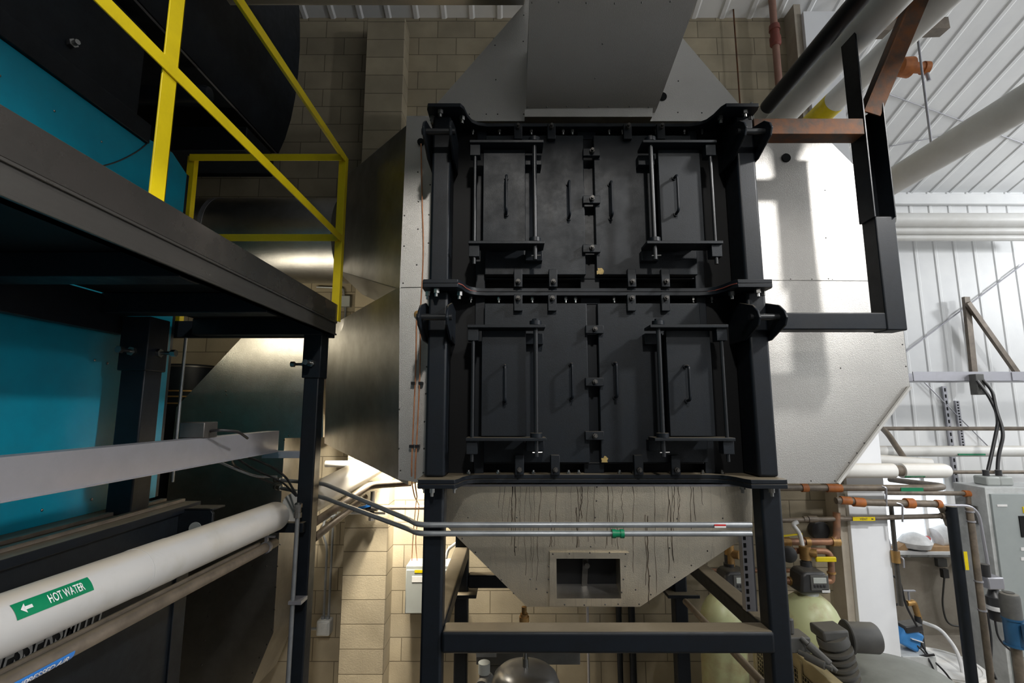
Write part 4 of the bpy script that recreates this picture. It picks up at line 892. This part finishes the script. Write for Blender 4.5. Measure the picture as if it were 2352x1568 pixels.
solo('insulated_pipe', 'dusty white pipe end just behind the fat rounded white pipe', 'pipe', MB().cyl(WY(*z4(840, 1000), 5.75), WY(*z4(1330, 1040), 5.6), .06, 24), 'whitebright')
hsolo('steel_pipe', 'brown pipe running right from the rounded end of the fat white pipe', 'pipe', z4(1480, 0)[0], 2420, z4(0, 1113)[1], 5.6, .019, 'brownpipe')
# brown pipe run with orange couplings (upper)
def pipe_run(label, pts, r, Y, rings, m='brownpipe', mr='orange', lab=None):
    P3 = [WY(x, y, Y if len(p) == 2 else p[2]) for p in pts for x, y in [p[:2]]]
    t = thing('steel_pipe', label, 'pipe', P3[0]); build('pipe_run', MB().tube(rnd(P3, .12, 6), r, 18), m, t)
    for (x0, y0, x1, y1, k) in rings: build('fitting', MB().cyl(WY(x0, y0, Y), WY(x1, y1, Y), r*k, 18), mr, t)
    return t, P3
t1, P3 = pipe_run('brown pipe with two orange couplings and a green label, directly below the jacket corner', [z4(-60, 1253), z4(1400, 1256), (*z4(1440, 1240), 4.6), (*z4(960, 1180), 5.6)], .028, 4.42,
    [(*z4(160, 1255), *z4(215, 1255), 1.25), (*z4(385, 1256), *z4(515, 1257), 1.28)])
a, b = WY(*z4(1055, 1270), 4.39), WY(*z4(1255, 1270), 4.39); build('label', MB().box(a.x, b.x, 4.386, 4.394, a.z-.014, a.z+.016), 'green', t1)
t1, _ = pipe_run('brown pipe with an orange elbow and orange union, second below the jacket corner', [z4(470, 1370), z4(560, 1365), z4(700, 1385), z4(1400, 1400), (*z4(1430, 1440), 4.5), (*z5(1600, 200), 4.9)], .029, 4.38,
    [(*z4(510, 1365), *z4(600, 1372), 1.2), (*z4(625, 1380), *z4(720, 1387), 1.35), (*z4(1095, 1392), *z4(1165, 1394), 1.5), (*z4(1370, 1398), *z4(1410, 1400), 1.2)])
t1, _ = pipe_run('thin brown pipe with a yellow label, crossing right of the stand leg', [z4(-40, 1548), z4(1400, 1508), (*z5(1560, 130), 4.55), (*z5(1640, 250), 4.75)], .021, 4.5, [(*z5(390, 157), *z5(465, 156), 1.35), (*z5(350, 158), *z5(385, 158), 1.2), (*z5(1535, 130), *z5(1560, 128), 1.3)], mr='brownpipe')
a, b = WY(*z5(780, 158), 4.47), WY(*z5(972, 155), 4.47); yl = build('label', MB().box(a.x, b.x, 4.474, 4.480, a.z-.015, a.z+.018), 'ylabel', t1)
lt = MB(); letters(lt, 'VENT', V((a.x+.06, 4.472, a.z-.008)), (.07, 0, 0), (0, 0, .018)); lt.add([V((b.x-.012, 4.472, a.z+.001)), V((b.x-.034, 4.472, a.z+.009)), V((b.x-.034, 4.472, a.z-.007))], [(0, 1, 2)]); build('lettering', lt, 'ink', yl)
pipe_run('slim pipe ending in a rusty elbow beside the black column', [z4(920, 1300), z4(1660, 1305), (*z4(1665, 1400), 5.2)], .022, 5.2, [(*z4(1620, 1305), *z4(1690, 1308), 1.5)])
t1 = solo('thin_conduit', 'pale conduit bending down beside the grey electrical cabinet', 'conduit', MB().tube(rnd([WY(*z5(1540, 40), 4.6), WY(*z5(1850, 40), 4.6), WY(*z5(1960, 660), 4.6)], .14, 8), .013, 12), 'galv')
for k, (x, y0, y1) in enumerate(((925, 1240, 1420), (1050, 1390, 1560))):
    a, b = WY(*z4(x-40, y0), 4.36), WY(*z4(x+ (0 if k == 0 else 20), y1), 4.36)
    solo('strut_clamp', ('steel U clamp around the brown pipes, left one', 'steel U clamp reaching down to the thin pipe, right one')[k], 'clamp', MB().tube(rnd([a, V((b.x, 4.34, a.z-.01)), b], .04), .008, 8), 'galv')
# struts and cables on the far wall
def slot_strut(label, p, q):
    t = thing('slotted_strut', label, 'strut', q); d = (q-p); mb = MB().bar(p, q, .06, .03, (0, 1, 0)); n = 16; mb.mi = 1
    for i in range(n): a = p+d*(i+.3)/n; mb.bar(a+V((.0, -.017, 0)), a+d*(.55/n)+V((.0, -.017, 0)), .02, .006, (0, 1, 0))
    build('channel', mb, ('galv', 'deep'), t, 0.002)
slot_strut('dark slotted strut standing at the far wall behind the white pipes', WY(*z4(1440, 340), 7.17), WY(*z4(1560, 1265), 7.17))
slot_strut('shorter slotted strut beside the dark one on the far wall', WY(*z4(1555, 470), 7.17), WY(*z4(1610, 880), 7.17))
for k, pts in enumerate(([(1740, 290), (1850, 430), (1940, 620), (1890, 870), (1830, 1140)], [(1795, 285), (1880, 380), (1915, 560), (1985, 760), (1930, 980), (1925, 1140)])):
    solo('cable', ('thick black cable hanging from the tray, left one crossing over the other', 'thick black cable hanging from the tray, right one ending at the outer plug')[k], 'cable', MB().tube(rnd([WY(*z4(*p), 5.85-(i*.06)) for i, p in enumerate(pts)], .4, 8), .018, 10), 'cable')
p = WY(*z4(1745, 350), 5.9); solo('beam_clamp', 'small black clamp under the cable tray where the cables start', 'clamp', MB().box(p.x-.05, p.x+.05, 5.85, 5.95, p.z-.09, p.z+.16), 'castgrey', bevel=.006)
# electrical cabinet
ec = thing('electrical_cabinet', 'tall grey electrical cabinet at the right edge', 'cabinet', (6.0, 5.3, 0))
xf = WY(2290, 1300, 5.0).x; zt_ = WY(2320, 1120, 5.0).z
build('cabinet_body', MB().box(xf, 7.6, 5.02, 5.38, 0.08, zt_), 'lightgrey', ec, 0.006)
dd = build('cabinet_door', MB().box(xf+.03, 6.9, 4.995, 5.02, .3, zt_-.06), 'cabgrey', ec, 0.004)
a = WY(*z5(2205, 130), 4.99); build('meter_window', MB().box(a.x, a.x+.3, 4.985, 4.997, a.z-.2, a.z), 'deep', dd)
a = WY(*z5(2240, 60), 4.99); build('warning_label', MB().box(a.x, a.x+.1, 4.985, 4.997, a.z-.05, a.z+.01), 'ylabel', dd)
a = WY(*z5(2020, 38), 4.99); build('name_plate', MB().box(a.x, a.x+.1, 4.988, 4.997, a.z-.012, a.z+.008), 'wlabel', dd)
for yy in (410, 495): a = WY(*z5(2225, yy), 4.99); build('small_label', MB().box(a.x, a.x+.1, 4.988, 4.997, a.z-.02, a.z+.01), 'wlabel', dd)
a = WY(*z5(1830, 60), 5.35); build('side_vent', MB().box(xf-.012, xf, 5.12, 5.26, a.z-.12, a.z+.06), 'castgrey', ec, .003)
for k, x in enumerate((1830, 1945)):
    p = WY(*z4(x, 1200), 5.2); t = thing('cable_plug', ('grey cable plug on the cabinet top, left one', 'grey cable plug on the cabinet top, right one')[k], 'plug', (p.x, 5.2, zt_))
    build('plug_body', MB().box(p.x-.07, p.x+.07, 5.12, 5.28, zt_, zt_+.09), 'greybox', t, 0.015); build('gland', MB().cyl((p.x, 5.2, zt_+.09), (p.x, 5.2, zt_+.15), .028, 12), 'plastic', t)
# black column with steel pipe
xk0, xk1 = WY(*z5(1650, 400), 4.4).x, WY(*z5(1765, 400), 4.4).x
bc = thing('black_column', 'black vertical column with a yellow label, left of the electrical cabinet', 'column', ((xk0+xk1)/2, 4.4, 0))
zt_ = WY(2200, 1165, 4.4).z
build('column_shaft', MB().cyl(((xk0+xk1)/2, 4.45, 0), ((xk0+xk1)/2, 4.45, zt_), (xk1-xk0)/2*.74, 28), 'black', bc)
a = WY(*z5(1760, 445), 4.36); b = WY(*z5(1785, 605), 4.36); build('label', MB().bar(V((xk1-.035, 4.39, a.z)), V((xk1-.035, 4.39, b.z)), .03, .004, (0, 1, 0)), 'ylabel', bc)
xs = WY(*z5(1835, 500), 4.38).x; spi = solo('steel_pipe', 'vertical aged steel pipe right beside the black column', 'pipe', MB().cyl((xs, 4.38, 0), (xs, 4.38, zt_), .026, 18), 'brownpipe')
for yy in (90, 175, 690, 940): a = WY(*z5(1820, yy), 4.38); build('strap', MB().lathe2([(.027, -.006), (.033, -.006), (.033, .006), (.027, .006)], (xs, 4.38, a.z), 18), 'galv', spi)
# sprayer gun / valve cluster on the conduit
a = WY(*z5(1950, 690), 4.5); vc = thing('valve_cluster', 'grey electric valve assembly hanging on the conduit by the cabinet', 'valve', a)
build('valve_body', MB().box(a.x-.07, a.x+.07, 4.43, 4.55, a.z-.05, a.z+.05), 'galv', vc, 0.01)
build('knob', MB().cyl((a.x-.05, 4.47, a.z+.05), (a.x-.05, 4.47, a.z+.15), .035, 12), 'plastic', vc)
build('filter_bowl', MB().lathe2([(.05, -.32), (.055, -.31), (.055, -.24), (.062, -.24), (.062, -.13), (.05, -.12), (.03, -.05)], (a.x+.03, 4.5, a.z), 16), 'plastic', vc)
build('filter_band', MB().cyl((a.x+.03, 4.5, a.z-.235), (a.x+.03, 4.5, a.z-.20), .064, 16), 'wlabel', vc)
for k, xx in enumerate((1935, 1990)):
    solo('cable', ('black cable falling from the valve assembly, nearer the column', 'black cable falling from the valve assembly, nearer the motor')[k], 'cable', MB().tube(rnd([WY(*z5(xx, 960), 4.5), WY(*z5(xx+40, 1200), 4.45), WY(*z5(xx+30 + 180*k, 1430-90*k), 4.4), WY(*z5(xx+80+170*k, 1540-190*k), 4.35)], .3, 8), .008, 8), 'cable')
# vertical pump motor
a = WY(*z5(2120, 790), 4.1); b = WY(*z5(2150, 1020), 4.1); e = WY(*z5(2160, 1235), 4.1); rm = .064
pm = thing('pump_motor', 'vertical pump motor with black top and blue body at the right edge', 'motor', (b.x, 4.1, 0))
build('motor_cover', MB().lathe2([(rm, b.z), (rm, a.z-.03), (rm*.9, a.z-.008), (rm*.6, a.z)], (b.x, 4.1, 0), 28), 'castgrey', pm)
build('motor_body', MB().lathe2([(rm*.95, e.z), (rm*.95, b.z), (rm*1.05, b.z), (rm*1.05, b.z+.015)], (b.x, 4.1, 0), 28), 'motorblue', pm)
build('motor_flange', MB().lathe2([(rm*1.12, e.z-.012), (rm*1.12, e.z), (rm, e.z)], (b.x, 4.1, 0), 28), 'motorblue', pm)
build('terminal_box', MB().box(b.x-.02, b.x+.08, 3.96, 4.02, e.z+.06, e.z+.19), 'motorblue', pm, 0.006)
build('shaft_pipe', MB().cyl((b.x, 4.1, 0), (b.x, 4.1, e.z-.01), .035, 14), 'brownpipe', pm)
build('cooling_grille', MB().lathe2([(rm*.55, 0), (rm*.55, .004), (rm*.3, .004)], (b.x, 4.1, a.z), 20), 'plastic', pm)
# wall outlet and conduit
a = WY(*z5(1520, 530), FAR-.04); ow = thing('wall_outlet', 'small green outlet box with a black plug on the concrete far wall', 'outlet', a)
build('outlet_plate', MB().box(a.x-.05, a.x+.08, FAR-.08, FAR-.02, a.z-.05, a.z+.06), 'castgrey', ow, 0.004)
build('plug', MB().box(a.x-.045, a.x+.04, FAR-.14, FAR-.08, a.z-.18, a.z-.06), 'plastic', ow, 0.008)
solo('cable', 'grey cord running from the far wall outlet down and right', 'cable', MB().tube(rnd([V((a.x, FAR-.1, a.z-.17)), WY(*z5(1545, 900), FAR-.06), WY(*z5(1590, 1070), FAR-.06), WY(*z5(1750, 1085), FAR-.06)], .25, 8), .012, 10), 'castgrey')
a = WY(*z5(1662, 545), FAR-.03); solo('orange_cap', 'round orange cap on the concrete far wall', 'cap', MB().cyl((a.x, FAR-.06, a.z), (a.x, FAR-.02, a.z), .045, 16), 'orange')
# window sill clutter
zs2 = zs-.045
p = WY(*z5(1200, 330), FAR-.15); bx = MB(); bx.prism([(p.x-.16, FAR-.22, zs2), (p.x+.12, FAR-.22, zs2+.18), (p.x+.18, FAR-.22, zs2+.16), (p.x+.0, FAR-.22, zs2)], (0, .12, 0)); solo('cardboard_flap', 'folded cardboard piece leaning on the window sill', 'cardboard', bx, 'cardboard')
p = WY(*z5(1300, 330), FAR-.15); bg = MB().lathe([(.02, 0), (.17, .03), (.20, .10), (.14, .18), (.05, .22), (.01, .23)], (p.x, FAR-.17, zs2), 14); solo('plastic_bag', 'crumpled white bag in the middle of the window sill', 'bag', bg, 'wlabel')
p = WY(*z5(1480, 360), FAR-.2); solo('cardboard_tray', 'low open cardboard tray on the window sill', 'tray', MB().box(p.x-.17, p.x+.22, FAR-.27, FAR-.10, zs2, zs2+.06), 'cardboard', bevel=.003)
p = WY(*z5(1412, 312), FAR-.2); solo('red_cup', 'small red cup standing in the cardboard tray', 'cup', MB().lathe2([(.035, 0), (.045, .10), (.03, .12)], (p.x, FAR-.2, zs2+.06), 16), 'red')
p = WY(*z5(1530, 280), FAR-.12); solo('paper_roll', 'white curved paper roll on the right of the window sill', 'roll', MB().cyl((p.x-.08, FAR-.12, zs2+.14), (p.x+.16, FAR-.10, zs2+.20), .13, 24), 'wlabel')
# water line with hose valve in front of the column
pv = thing('water_line', 'dark vertical water line with a lever valve, right of the white column', 'pipe', WY(*z5(1190, 900), 4.535))
build('pipe_run', MB().tube([WY(*z5(1105, 40), 4.535), WY(*z5(1150, 520), 4.535), WY(*z5(1190, 900), 4.535)], [.018, .018, .022], 14), 'steel_black', pv)
a = WY(*z5(1145, 480), 4.535); build('valve', MB().cyl(a-V((0, 0, .05)), a+V((0, 0, .05)), .035, 12), 'brass', pv)
build('lever', MB().tube(rnd([a+V((.03, -.02, 0)), WY(*z5(1210, 500), 4.5), WY(*z5(1215, 575), 4.5)], .03), .009, 8), 'galv', pv)
for k, pts in enumerate(([(1060, 610), (1180, 680), (1230, 900), (1330, 1080)], [(1065, 615), (1120, 700), (1110, 880), (1080, 900)], [(1090, 905), (1170, 890), (1195, 860)])):
    solo('cable', ('black hose sagging from the column toward the blue box', 'black hose loop hanging by the white column', 'short black hose joining the water line foot')[k], 'hose', MB().tube(rnd([WY(*z5(*p), 4.75) for p in pts], .3, 8), .010, 8), 'cable')
solo('flexible_conduit', 'grey flexible conduit curving down the side of the white column', 'conduit', MB().tube(rnd([WY(*z5(1015, 240), 4.7), WY(*z5(1080, 330), 4.7), WY(*z5(1100, 480), 4.7), WY(*z5(1075, 600), 4.7)], .2, 8), .016, 10), 'galv')
a = WY(*z5(1265, 880), 5.2); sp = thing('hose_bib', 'brass hose bib on a pipe in front of the concrete wall', 'tap', WY(*z5(1340, 1000), 5.2))
build('tap_body', MB().tube(rnd([WY(*z5(1240, 880), 5.2), a, WY(*z5(1300, 870), 5.2), WY(*z5(1345, 1010), 5.2)], .06), .028, 12), 'brass', sp)
build('tap_handle', MB().bar(a+V((-.06, -.01, .12)), a+V((.06, -.01, .12)), .02, .012).cyl(a, a+V((0, 0, .12)), .01, 8), 'galv', sp)
build('hose_end', MB().tube([WY(*z5(1335, 990), 5.2), WY(*z5(1350, 1120), 5.2), WY(*z5(1375, 1290), 5.12)], .03, 12), 'plastic', sp)
# white drum, hose, blue box
dc = WY(*z5(1530, 1400), 5.0); rdm = .33
wd = thing('plastic_drum', 'white plastic drum with a dirty lid, right of the white column', 'drum', (dc.x, 5.0, 0))
zt_ = dc.z
build('drum_body', MB().lathe2([(rdm*.93, 0), (rdm, .05), (rdm, zt_-.08), (rdm*1.03, zt_-.06), (rdm*1.03, zt_)], (dc.x, 5.0, 0), 40), 'drumw', wd)
build('drum_lid', MB().lathe2([(rdm*.98, 0), (rdm*.98, .012), (rdm*.9, .012), (rdm*.88, .004), (.05, .004)], (dc.x, 5.0, zt_), 40), 'drumw', wd)
solo('white_hose', 'white hose arching from the tap over the white drum', 'hose', MB().tube(rnd([WY(*z5(1380, 1045), 5.1), WY(*z5(1530, 1100), 5.0), WY(*z5(1680, 1290), 4.9), WY(*z5(1745, 1568), 4.8)], .5, 10), .016, 10), 'wlabel')
a = WY(*z5(1240, 1180), 4.85); bp = thing('metering_pump', 'blue and black metering pump standing behind the white drum', 'pump', (a.x, 4.85, .95))
build('pump_case', MB().bar(a+V((-.04, 0, -.06)), a+V((.04, 0, .09)), .19, .14, (0, 1, 0)), 'boxblue', bp, 0.02)
build('pump_top', MB().bar(a+V((-.06, -.02, .10)), a+V((.10, -.02, .12)), .13, .06), 'plastic', bp, 0.01)
build('label', MB().bar(a+V((-.02, -.074, .03)), a+V((.08, -.074, .0)), .04, .006, (0, 0, 1)), 'wlabel', bp)
build('stand', MB().box(a.x-.15, a.x+.15, 4.72, 4.98, 0, a.z-.10), 'lightgrey', bp, 0.006)
solo('tubing_bundle', 'tangle of thin dark tubes on the white drum lid', 'tubes', MB().tube(rnd([WY(*z5(1300, 1220), 4.8), WY(*z5(1400, 1310), 4.75), WY(*z5(1450, 1400), 4.7), WY(*z5(1500, 1520), 4.7)], .2), .008, 8).tube(rnd([WY(*z5(1340, 1180), 4.8), WY(*z5(1420, 1330), 4.75), WY(*z5(1560, 1460), 4.7), WY(*z5(1640, 1568), 4.7)], .2), .008, 8).tube(rnd([WY(*z5(1260, 1365), 4.8), WY(*z5(1330, 1340), 4.75), WY(*z5(1480, 1325), 4.7)], .2), .010, 8), 'cable')

# softener tanks
def softener(cx_px, px_head, label, r=.24):
    Y = 4.3; c = WY(cx_px, 1450, Y); x = c.x
    t = thing('water_softener', label, 'water softener', (x, Y, 0))
    prof = [(r*.9, 0.03), (r, .12), (r, 1.27), (r*.985, 1.33), (r*.93, 1.40), (r*.82, 1.46), (r*.66, 1.515), (r*.45, 1.555), (r*.25, 1.575), (.05, 1.58)]
    build('tank', MB().lathe2(prof, (x, Y, 0), 40), 'frp', t); build('base', MB().lathe2([(r*.95, 0), (r*1.0, 0.0), (r*1.0, .12), (r*.9, .13)], (x, Y, 0), 32), 'plastic', t)
    x = WY(px_head, 1450, Y).x
    build('neck', MB().cyl((x, Y, 1.56), (x, Y, 1.615), .075, 24), 'lightgrey', t)
    z = 1.60; hd_ = MB(); hd_.prism([(x-.125, Y+.08, z), (x+.115, Y+.08, z), (x+.112, Y+.08, z+.13), (x+.085, Y+.08, z+.172), (x-.075, Y+.08, z+.172), (x-.105, Y+.08, z+.14)], (0, -.19, 0))
    h = build('control_head', hd_, 'plastic', t, 0.02)
    build('bezel', MB().box(x-.042, x+.106, Y-.118, Y-.108, z+.03, z+.148), 'castgrey', h, 0.012)
    build('screen', MB().box(x-.022, x+.084, Y-.123, Y-.116, z+.088, z+.132), 'lcd', h, 0.002)
    bt = MB()
    for k in range(4): bt.box(x-.020+k*.026, x-.001+k*.026, Y-.123, Y-.116, z+.055, z+.078)
    build('buttons', bt, 'plastic', h, 0.003)
    return t, x, Y
s1, x1, Yt = softener(1862, 1864, 'green fibreglass water softener right of the stand leg, in front of the white column')
build('name_label', MB().box(x1+.045, x1+.11, Yt-.118, Yt-.110, 1.616, 1.640), 'wlabel', s1)
s2, x2, Yt = softener(1660, 1690, 'green fibreglass water softener seen through the stand, left of the right leg', .18)
# copper header piping behind tanks
def cpipe(label, pts, r, m='copper', name='copper_pipe', Y=4.5, rings=(), rad=.08):
    P3 = [WY(p[0], p[1], p[2] if len(p) > 2 else Y) for p in pts]
    t = thing(name, label, 'pipe', P3[0]); build('pipe_run', MB().tube(rnd(P3, rad, 6), r, 16), m, t)
    for (a, b) in rings: a3, b3 = WY(*a, Y), WY(*b, Y); build('fitting', MB().cyl(a3, b3, r*1.35, 16), 'brass', t)
    return t
M['oldcopper'] = mat('old_copper', (0.36, 0.18, 0.10), 0.45, metal=0.5, col2=(0.22, 0.13, 0.09), vs=10)
cpipe('copper header pipe with a rusty elbow rising at its right end, behind the softener', [z5(160, 352), z5(640, 352), z5(635, 100)], .030, 'oldcopper', rings=((z5(360, 352), z5(400, 352)), (z5(160, 350), z5(230, 352)), (z5(590, 350), z5(655, 350))))
cpipe('copper loop pipe dropping to the right side of the softener head', [z5(270, 430), z5(585, 430), z5(595, 690), z5(540, 690)], .026, 'oldcopper', Y=4.4, rings=((z5(580, 470), z5(582, 490)), (z5(590, 610), z5(592, 625))))
cpipe('copper stub pipe entering the left of the softener head', [z5(150, 690), z5(310, 690)], .026, 'oldcopper', Y=4.35, rings=((z5(225, 690), z5(290, 690)),))
cpipe('copper pipe passing behind the stand leg at mid height', [zB(300, 468), zB(1180, 468)], .018, 'oldcopper', Y=4.55)
v = thing('check_valve', 'brass valve body with black union above the softener head', 'valve', WY(*z5(365, 560), 4.35))
a, b = WY(*z5(365, 440), 4.35), WY(*z5(365, 575), 4.35); build('valve_body', MB().cyl(V((a.x, 4.35, a.z+.05)), V((a.x, 4.35, a.z-.06)), .045, 14).cyl(V((a.x, 4.35, a.z)), V((a.x+.07, 4.3, a.z)), .035, 12), 'brass', v)
build('union', MB().lathe2([(.03, 0), (.045, .01), (.045, .05), (.035, .05), (.035, .12)], V((a.x, 4.35, b.z)), 14), 'plastic', v)
build('lever_handle', MB().box(a.x+.05, a.x+.22, 4.28, 4.30, WY(*z5(420, 500), 4.3).z-.02, WY(*z5(420, 500), 4.3).z+.02), 'ylabel', v, .006)
solo('braided_hose', 'pale braided hose curving down to the brass valve', 'hose', MB().tube(rnd([WY(*z5(300, 180), 4.4), WY(*z5(255, 200), 4.4), WY(*z5(320, 280), 4.4), WY(*z5(345, 400), 4.37)], .12, 8), .018, 12), 'wlabel')
v = thing('check_valve', 'brass valve with black union above the left softener, under the hopper edge', 'valve', WY(*zB(490, 450), 4.35))
a = WY(*zB(490, 300), 4.35); build('valve_body', MB().cyl(a-V((0, 0, .10)), a+V((0, 0, .07)), .04, 14).cyl(a, a+V((.06, -.05, 0)), .035, 12), 'brass', v)
b = WY(*zB(490, 455), 4.35); build('union', MB().lathe2([(.03, -.03), (.045, .0), (.045, .05), (.035, .05), (.035, .12)], b, 14), 'plastic', v)
build('hose', MB().tube(rnd([a+V((0, 0, .07)), WY(*zB(465, 200), 4.35), WY(*zB(445, 120), 4.35)], .05), .018, 10), 'wlabel', v)
a = WY(*z5(215, 455), 4.2); pg = thing('pressure_switch', 'black round pressure switch between the leg and the brass valve', 'switch', a)
build('body', MB().lathe2([(.058, 0), (.066, .012), (.06, .04), (.03, .055)], a, 24, (-.2, -1, 0)), 'plastic', pg); build('mount', MB().box(a.x-.03, a.x+.03, 4.2, 4.50, a.z-.02, a.z+.03).cyl((a.x, 4.48, a.z), (a.x, 4.48, WY(*z5(215, 352), 4.5).z), .016, 12), 'plastic', pg, .01)
a = WY(*z5(250, 283), 4.4); solo('valve_lever', 'thin yellow lever on the copper header pipe', 'lever', MB().bar(a+V((-.09, 0, -.02)), a+V((.09, 0, .0)), .012, .012), 'ylabel')
a = WY(*z5(505, 260), 4.7); solo('round_gauge', 'dark round gauge on the block wall behind the copper pipes', 'gauge', MB().lathe2([(.085, 0), (.085, .06), (.065, .07)], (a.x, 4.77, a.z), 24, (0, -1, 0)), 'plastic')
a, b = WY(1712, 1225, 2.72), WY(1738, 1400, 2.72)
us = thing('slotted_strut', 'slotted galvanised strut standing against the right stand leg', 'strut', V((a.x, 2.72, b.z)))
g = MB().box(a.x-.03, a.x+.03, 2.70, 2.74, b.z, a.z); g.mi = 1
for i in range(10): z = b.z+(a.z-b.z)*(i+.3)/10; g.box(a.x-.024, a.x-.010, 2.697, 2.702, z, z+.022)
build('channel', g, ('galv', 'deep'), us)

# compressor at the lower right
cm = thing('air_compressor', 'black finned air compressor on a grey tank with a beige belt guard, lower right', 'compressor', (2.6, 3.4, 0))
tk = WY(2060, 1540, 3.55)
zt_ = 1.34
build('receiver_tank', MB().lathe2([(.25, .02), (.40, .06), (.43, .14), (.43, zt_-.17), (.40, zt_-.08), (.31, zt_-.02), (.16, zt_+.006), (.01, zt_+.01)], (tk.x, 3.56, 0), 48), 'tankgrey', cm)
a = WY(*z5(600, 1185), 3.25); b = WY(*z5(720, 1520), 3.25)
fins = []; n = 9; L_ = (b-a).length
fins = [(.085, -.02), (.09, 0), (.09, .03), (.068, .035)]
for i in range(6): h = .055+i*.045; fins += [(.062, h), (.094-.004*i, h+.004), (.094-.004*i, h+.020), (.062, h+.026)]
fins += [(.06, .34), (.05, .42), (.07, .44)]
build('finned_cylinder', MB().lathe2(fins, a, 28, (b-a).normalized()), 'castgrey', cm)
build('cylinder_head', MB().bar(a+V((-.085, .02, .03)), a+V((.075, .02, .04)), .15, .06), 'castgrey', cm, .012)
p, q = WY(*z5(715, 1170), 3.3), WY(*z5(960, 1190), 3.3)
build('intake_filter', MB().lathe2([(.092, 0), (.098, .006), (.098, .018), (.086, .022), (.088, .17), (.080, .182), (.02, .185)], p, 32, (1, -.1, .0)), 'castgrey', cm)
for k, (c0, c1) in enumerate((((330, 1180), (640, 1470)), ((310, 1300), (600, 1450)))):
    P0, P1 = WY(*z5(*c0), 3.15), WY(*z5(*c1), 3.0); build('discharge_tube', MB().tube([P0, P0+(P1-P0)*.2, P0+(P1-P0)*.22, P0+(P1-P0)*.8, P0+(P1-P0)*.82, P1], [.014, .014, .024, .024, .012, .012], 12), 'castgrey', cm)
p = WY(*z5(290, 1190), 3.2); build('unloader_valve', MB().box(p.x-.08, p.x+.06, 3.15, 3.28, p.z-.06, p.z+.03).cyl(p+V((-.03, 0, .03)), p+V((-.03, 0, .12)), .018, 10), 'castgrey', cm, .008)
gx0, gx1, gy0, gy1, gz = 1.86, 1.93, 2.85, 4.0, 1.52
gu = build('belt_guard', MB().box(gx0, gx1, gy0, gy1, .45, gz), 'beige', cm, .006)
gm = MB(); gm.box(gx0-.004, gx0-.001, gy0+.05, gy1-.05, .50, gz-.10); gm.mi = 1
z = .52
while z < gz-.10: gm.box(gx0-.008, gx0-.004, gy0+.05, gy1-.05, z, z+.004); z += .028
y = gy0+.06
while y < gy1-.05: gm.box(gx0-.008, gx0-.004, y, y+.004, .5, gz-.10); y += .028
for y in (gy0, 3.35, 3.72, gy1-.04): gm.box(gx0-.014, gx0-.003, y, y+.04, .45, gz-.02)
gm.box(gx0-.014, gx0-.003, gy0, gy1, 1.08, 1.13)
build('mesh_grille', gm, ('deep', 'beige'), gu)
p, q = WY(*zB(60, 770), 3.9), WY(*zB(820, 1568), 2.9)
solo('steel_pipe', 'dusty pipe sloping down through the stand in front of the compressor grille', 'pipe', MB().cyl(p, q, .022, 14), 'brownpipe')

# vessel under the stand
a = WY(1207, 1530, 3.35); pt = thing('pressure_tank', 'grey domed pressure tank with a top valve, under the cross beam', 'tank', (a.x, 3.35, 0))
zt_ = a.z; r = .215
build('vessel', MB().lathe2([(r*.9, .05), (r, .15), (r, zt_-.11), (r*1.012, zt_-.105), (r*1.012, zt_-.095), (r*.99, zt_-.09), (r*.93, zt_-.05), (r*.78, zt_-.022), (r*.5, zt_-.006), (.02, zt_)], (a.x, 3.35, 0), 44), 'silvertank', pt)
build('top_valve', MB().cyl((a.x, 3.35, zt_-.01), (a.x, 3.35, zt_+.05), .02, 12).cyl((a.x, 3.35, zt_+.05), (a.x, 3.35, zt_+.12), .012, 8).box(a.x-.02, a.x+.015, 3.33, 3.36, zt_+.09, zt_+.115), 'zinc', pt)
a = WY(1095, 1480, 3.9); b = WY(1300, 1512, 3.9); cbx = thing('dark_enclosure', 'dark low enclosure with a white nameplate behind the pressure tank', 'enclosure', (a.x, 3.9, 0))
build('enclosure_body', MB().box(a.x, b.x+.1, 3.85, 4.0, b.z-.02, a.z+.03), 'castgrey', cbx, .006); build('name_plate', MB().box(a.x+.0, a.x+.15, 3.843, 3.85, a.z-.06, a.z-.025), 'lettergrey', cbx)
build('pedestal', MB().box(a.x+.1, a.x+.2, 3.9, 3.98, 0, b.z), 'castgrey', cbx)
a = WY(1112, 1545, 3.7); vp = thing('pump_valve', 'dark pump valve with a grey cap left of the pressure tank', 'valve', (a.x, 3.7, 0))
build('valve_body', MB().cyl((a.x, 3.7, 0), (a.x, 3.7, a.z), .035, 14).cyl((a.x-.01, 3.62, a.z-.06), (a.x+.02, 3.75, a.z-.06), .05, 16), 'castgrey', vp); build('cap', MB().cyl((a.x, 3.7, a.z), (a.x, 3.7, a.z+.07), .042, 14), 'greybox', vp)
for k, x in enumerate((1352, 1425, 1455)):
    a = WY(x, 1500, 4.72); solo('wall_conduit', ('thin pale conduit on the wall behind the cross beam', 'dark conduit on the wall behind the cross beam, left of the black pair', 'dark conduit on the wall behind the cross beam, right of the black pair')[k], 'conduit', MB().cyl((a.x, 4.745, 0), (a.x, 4.745, 2.1), (.012, .025, .03)[k], 12), ('galv', 'black', 'black')[k])
a = WY(1065, 1345, 3.9)
solo('flexible_conduit', 'pale hose curving behind the left stand leg to the cabinet', 'hose', MB().tube(rnd([WY(*z7(1060, 780), 4.5), WY(*z7(1075, 720), 4.5), WY(*z7(1130, 680), 4.4)], .1), .013, 10), 'wlabel')
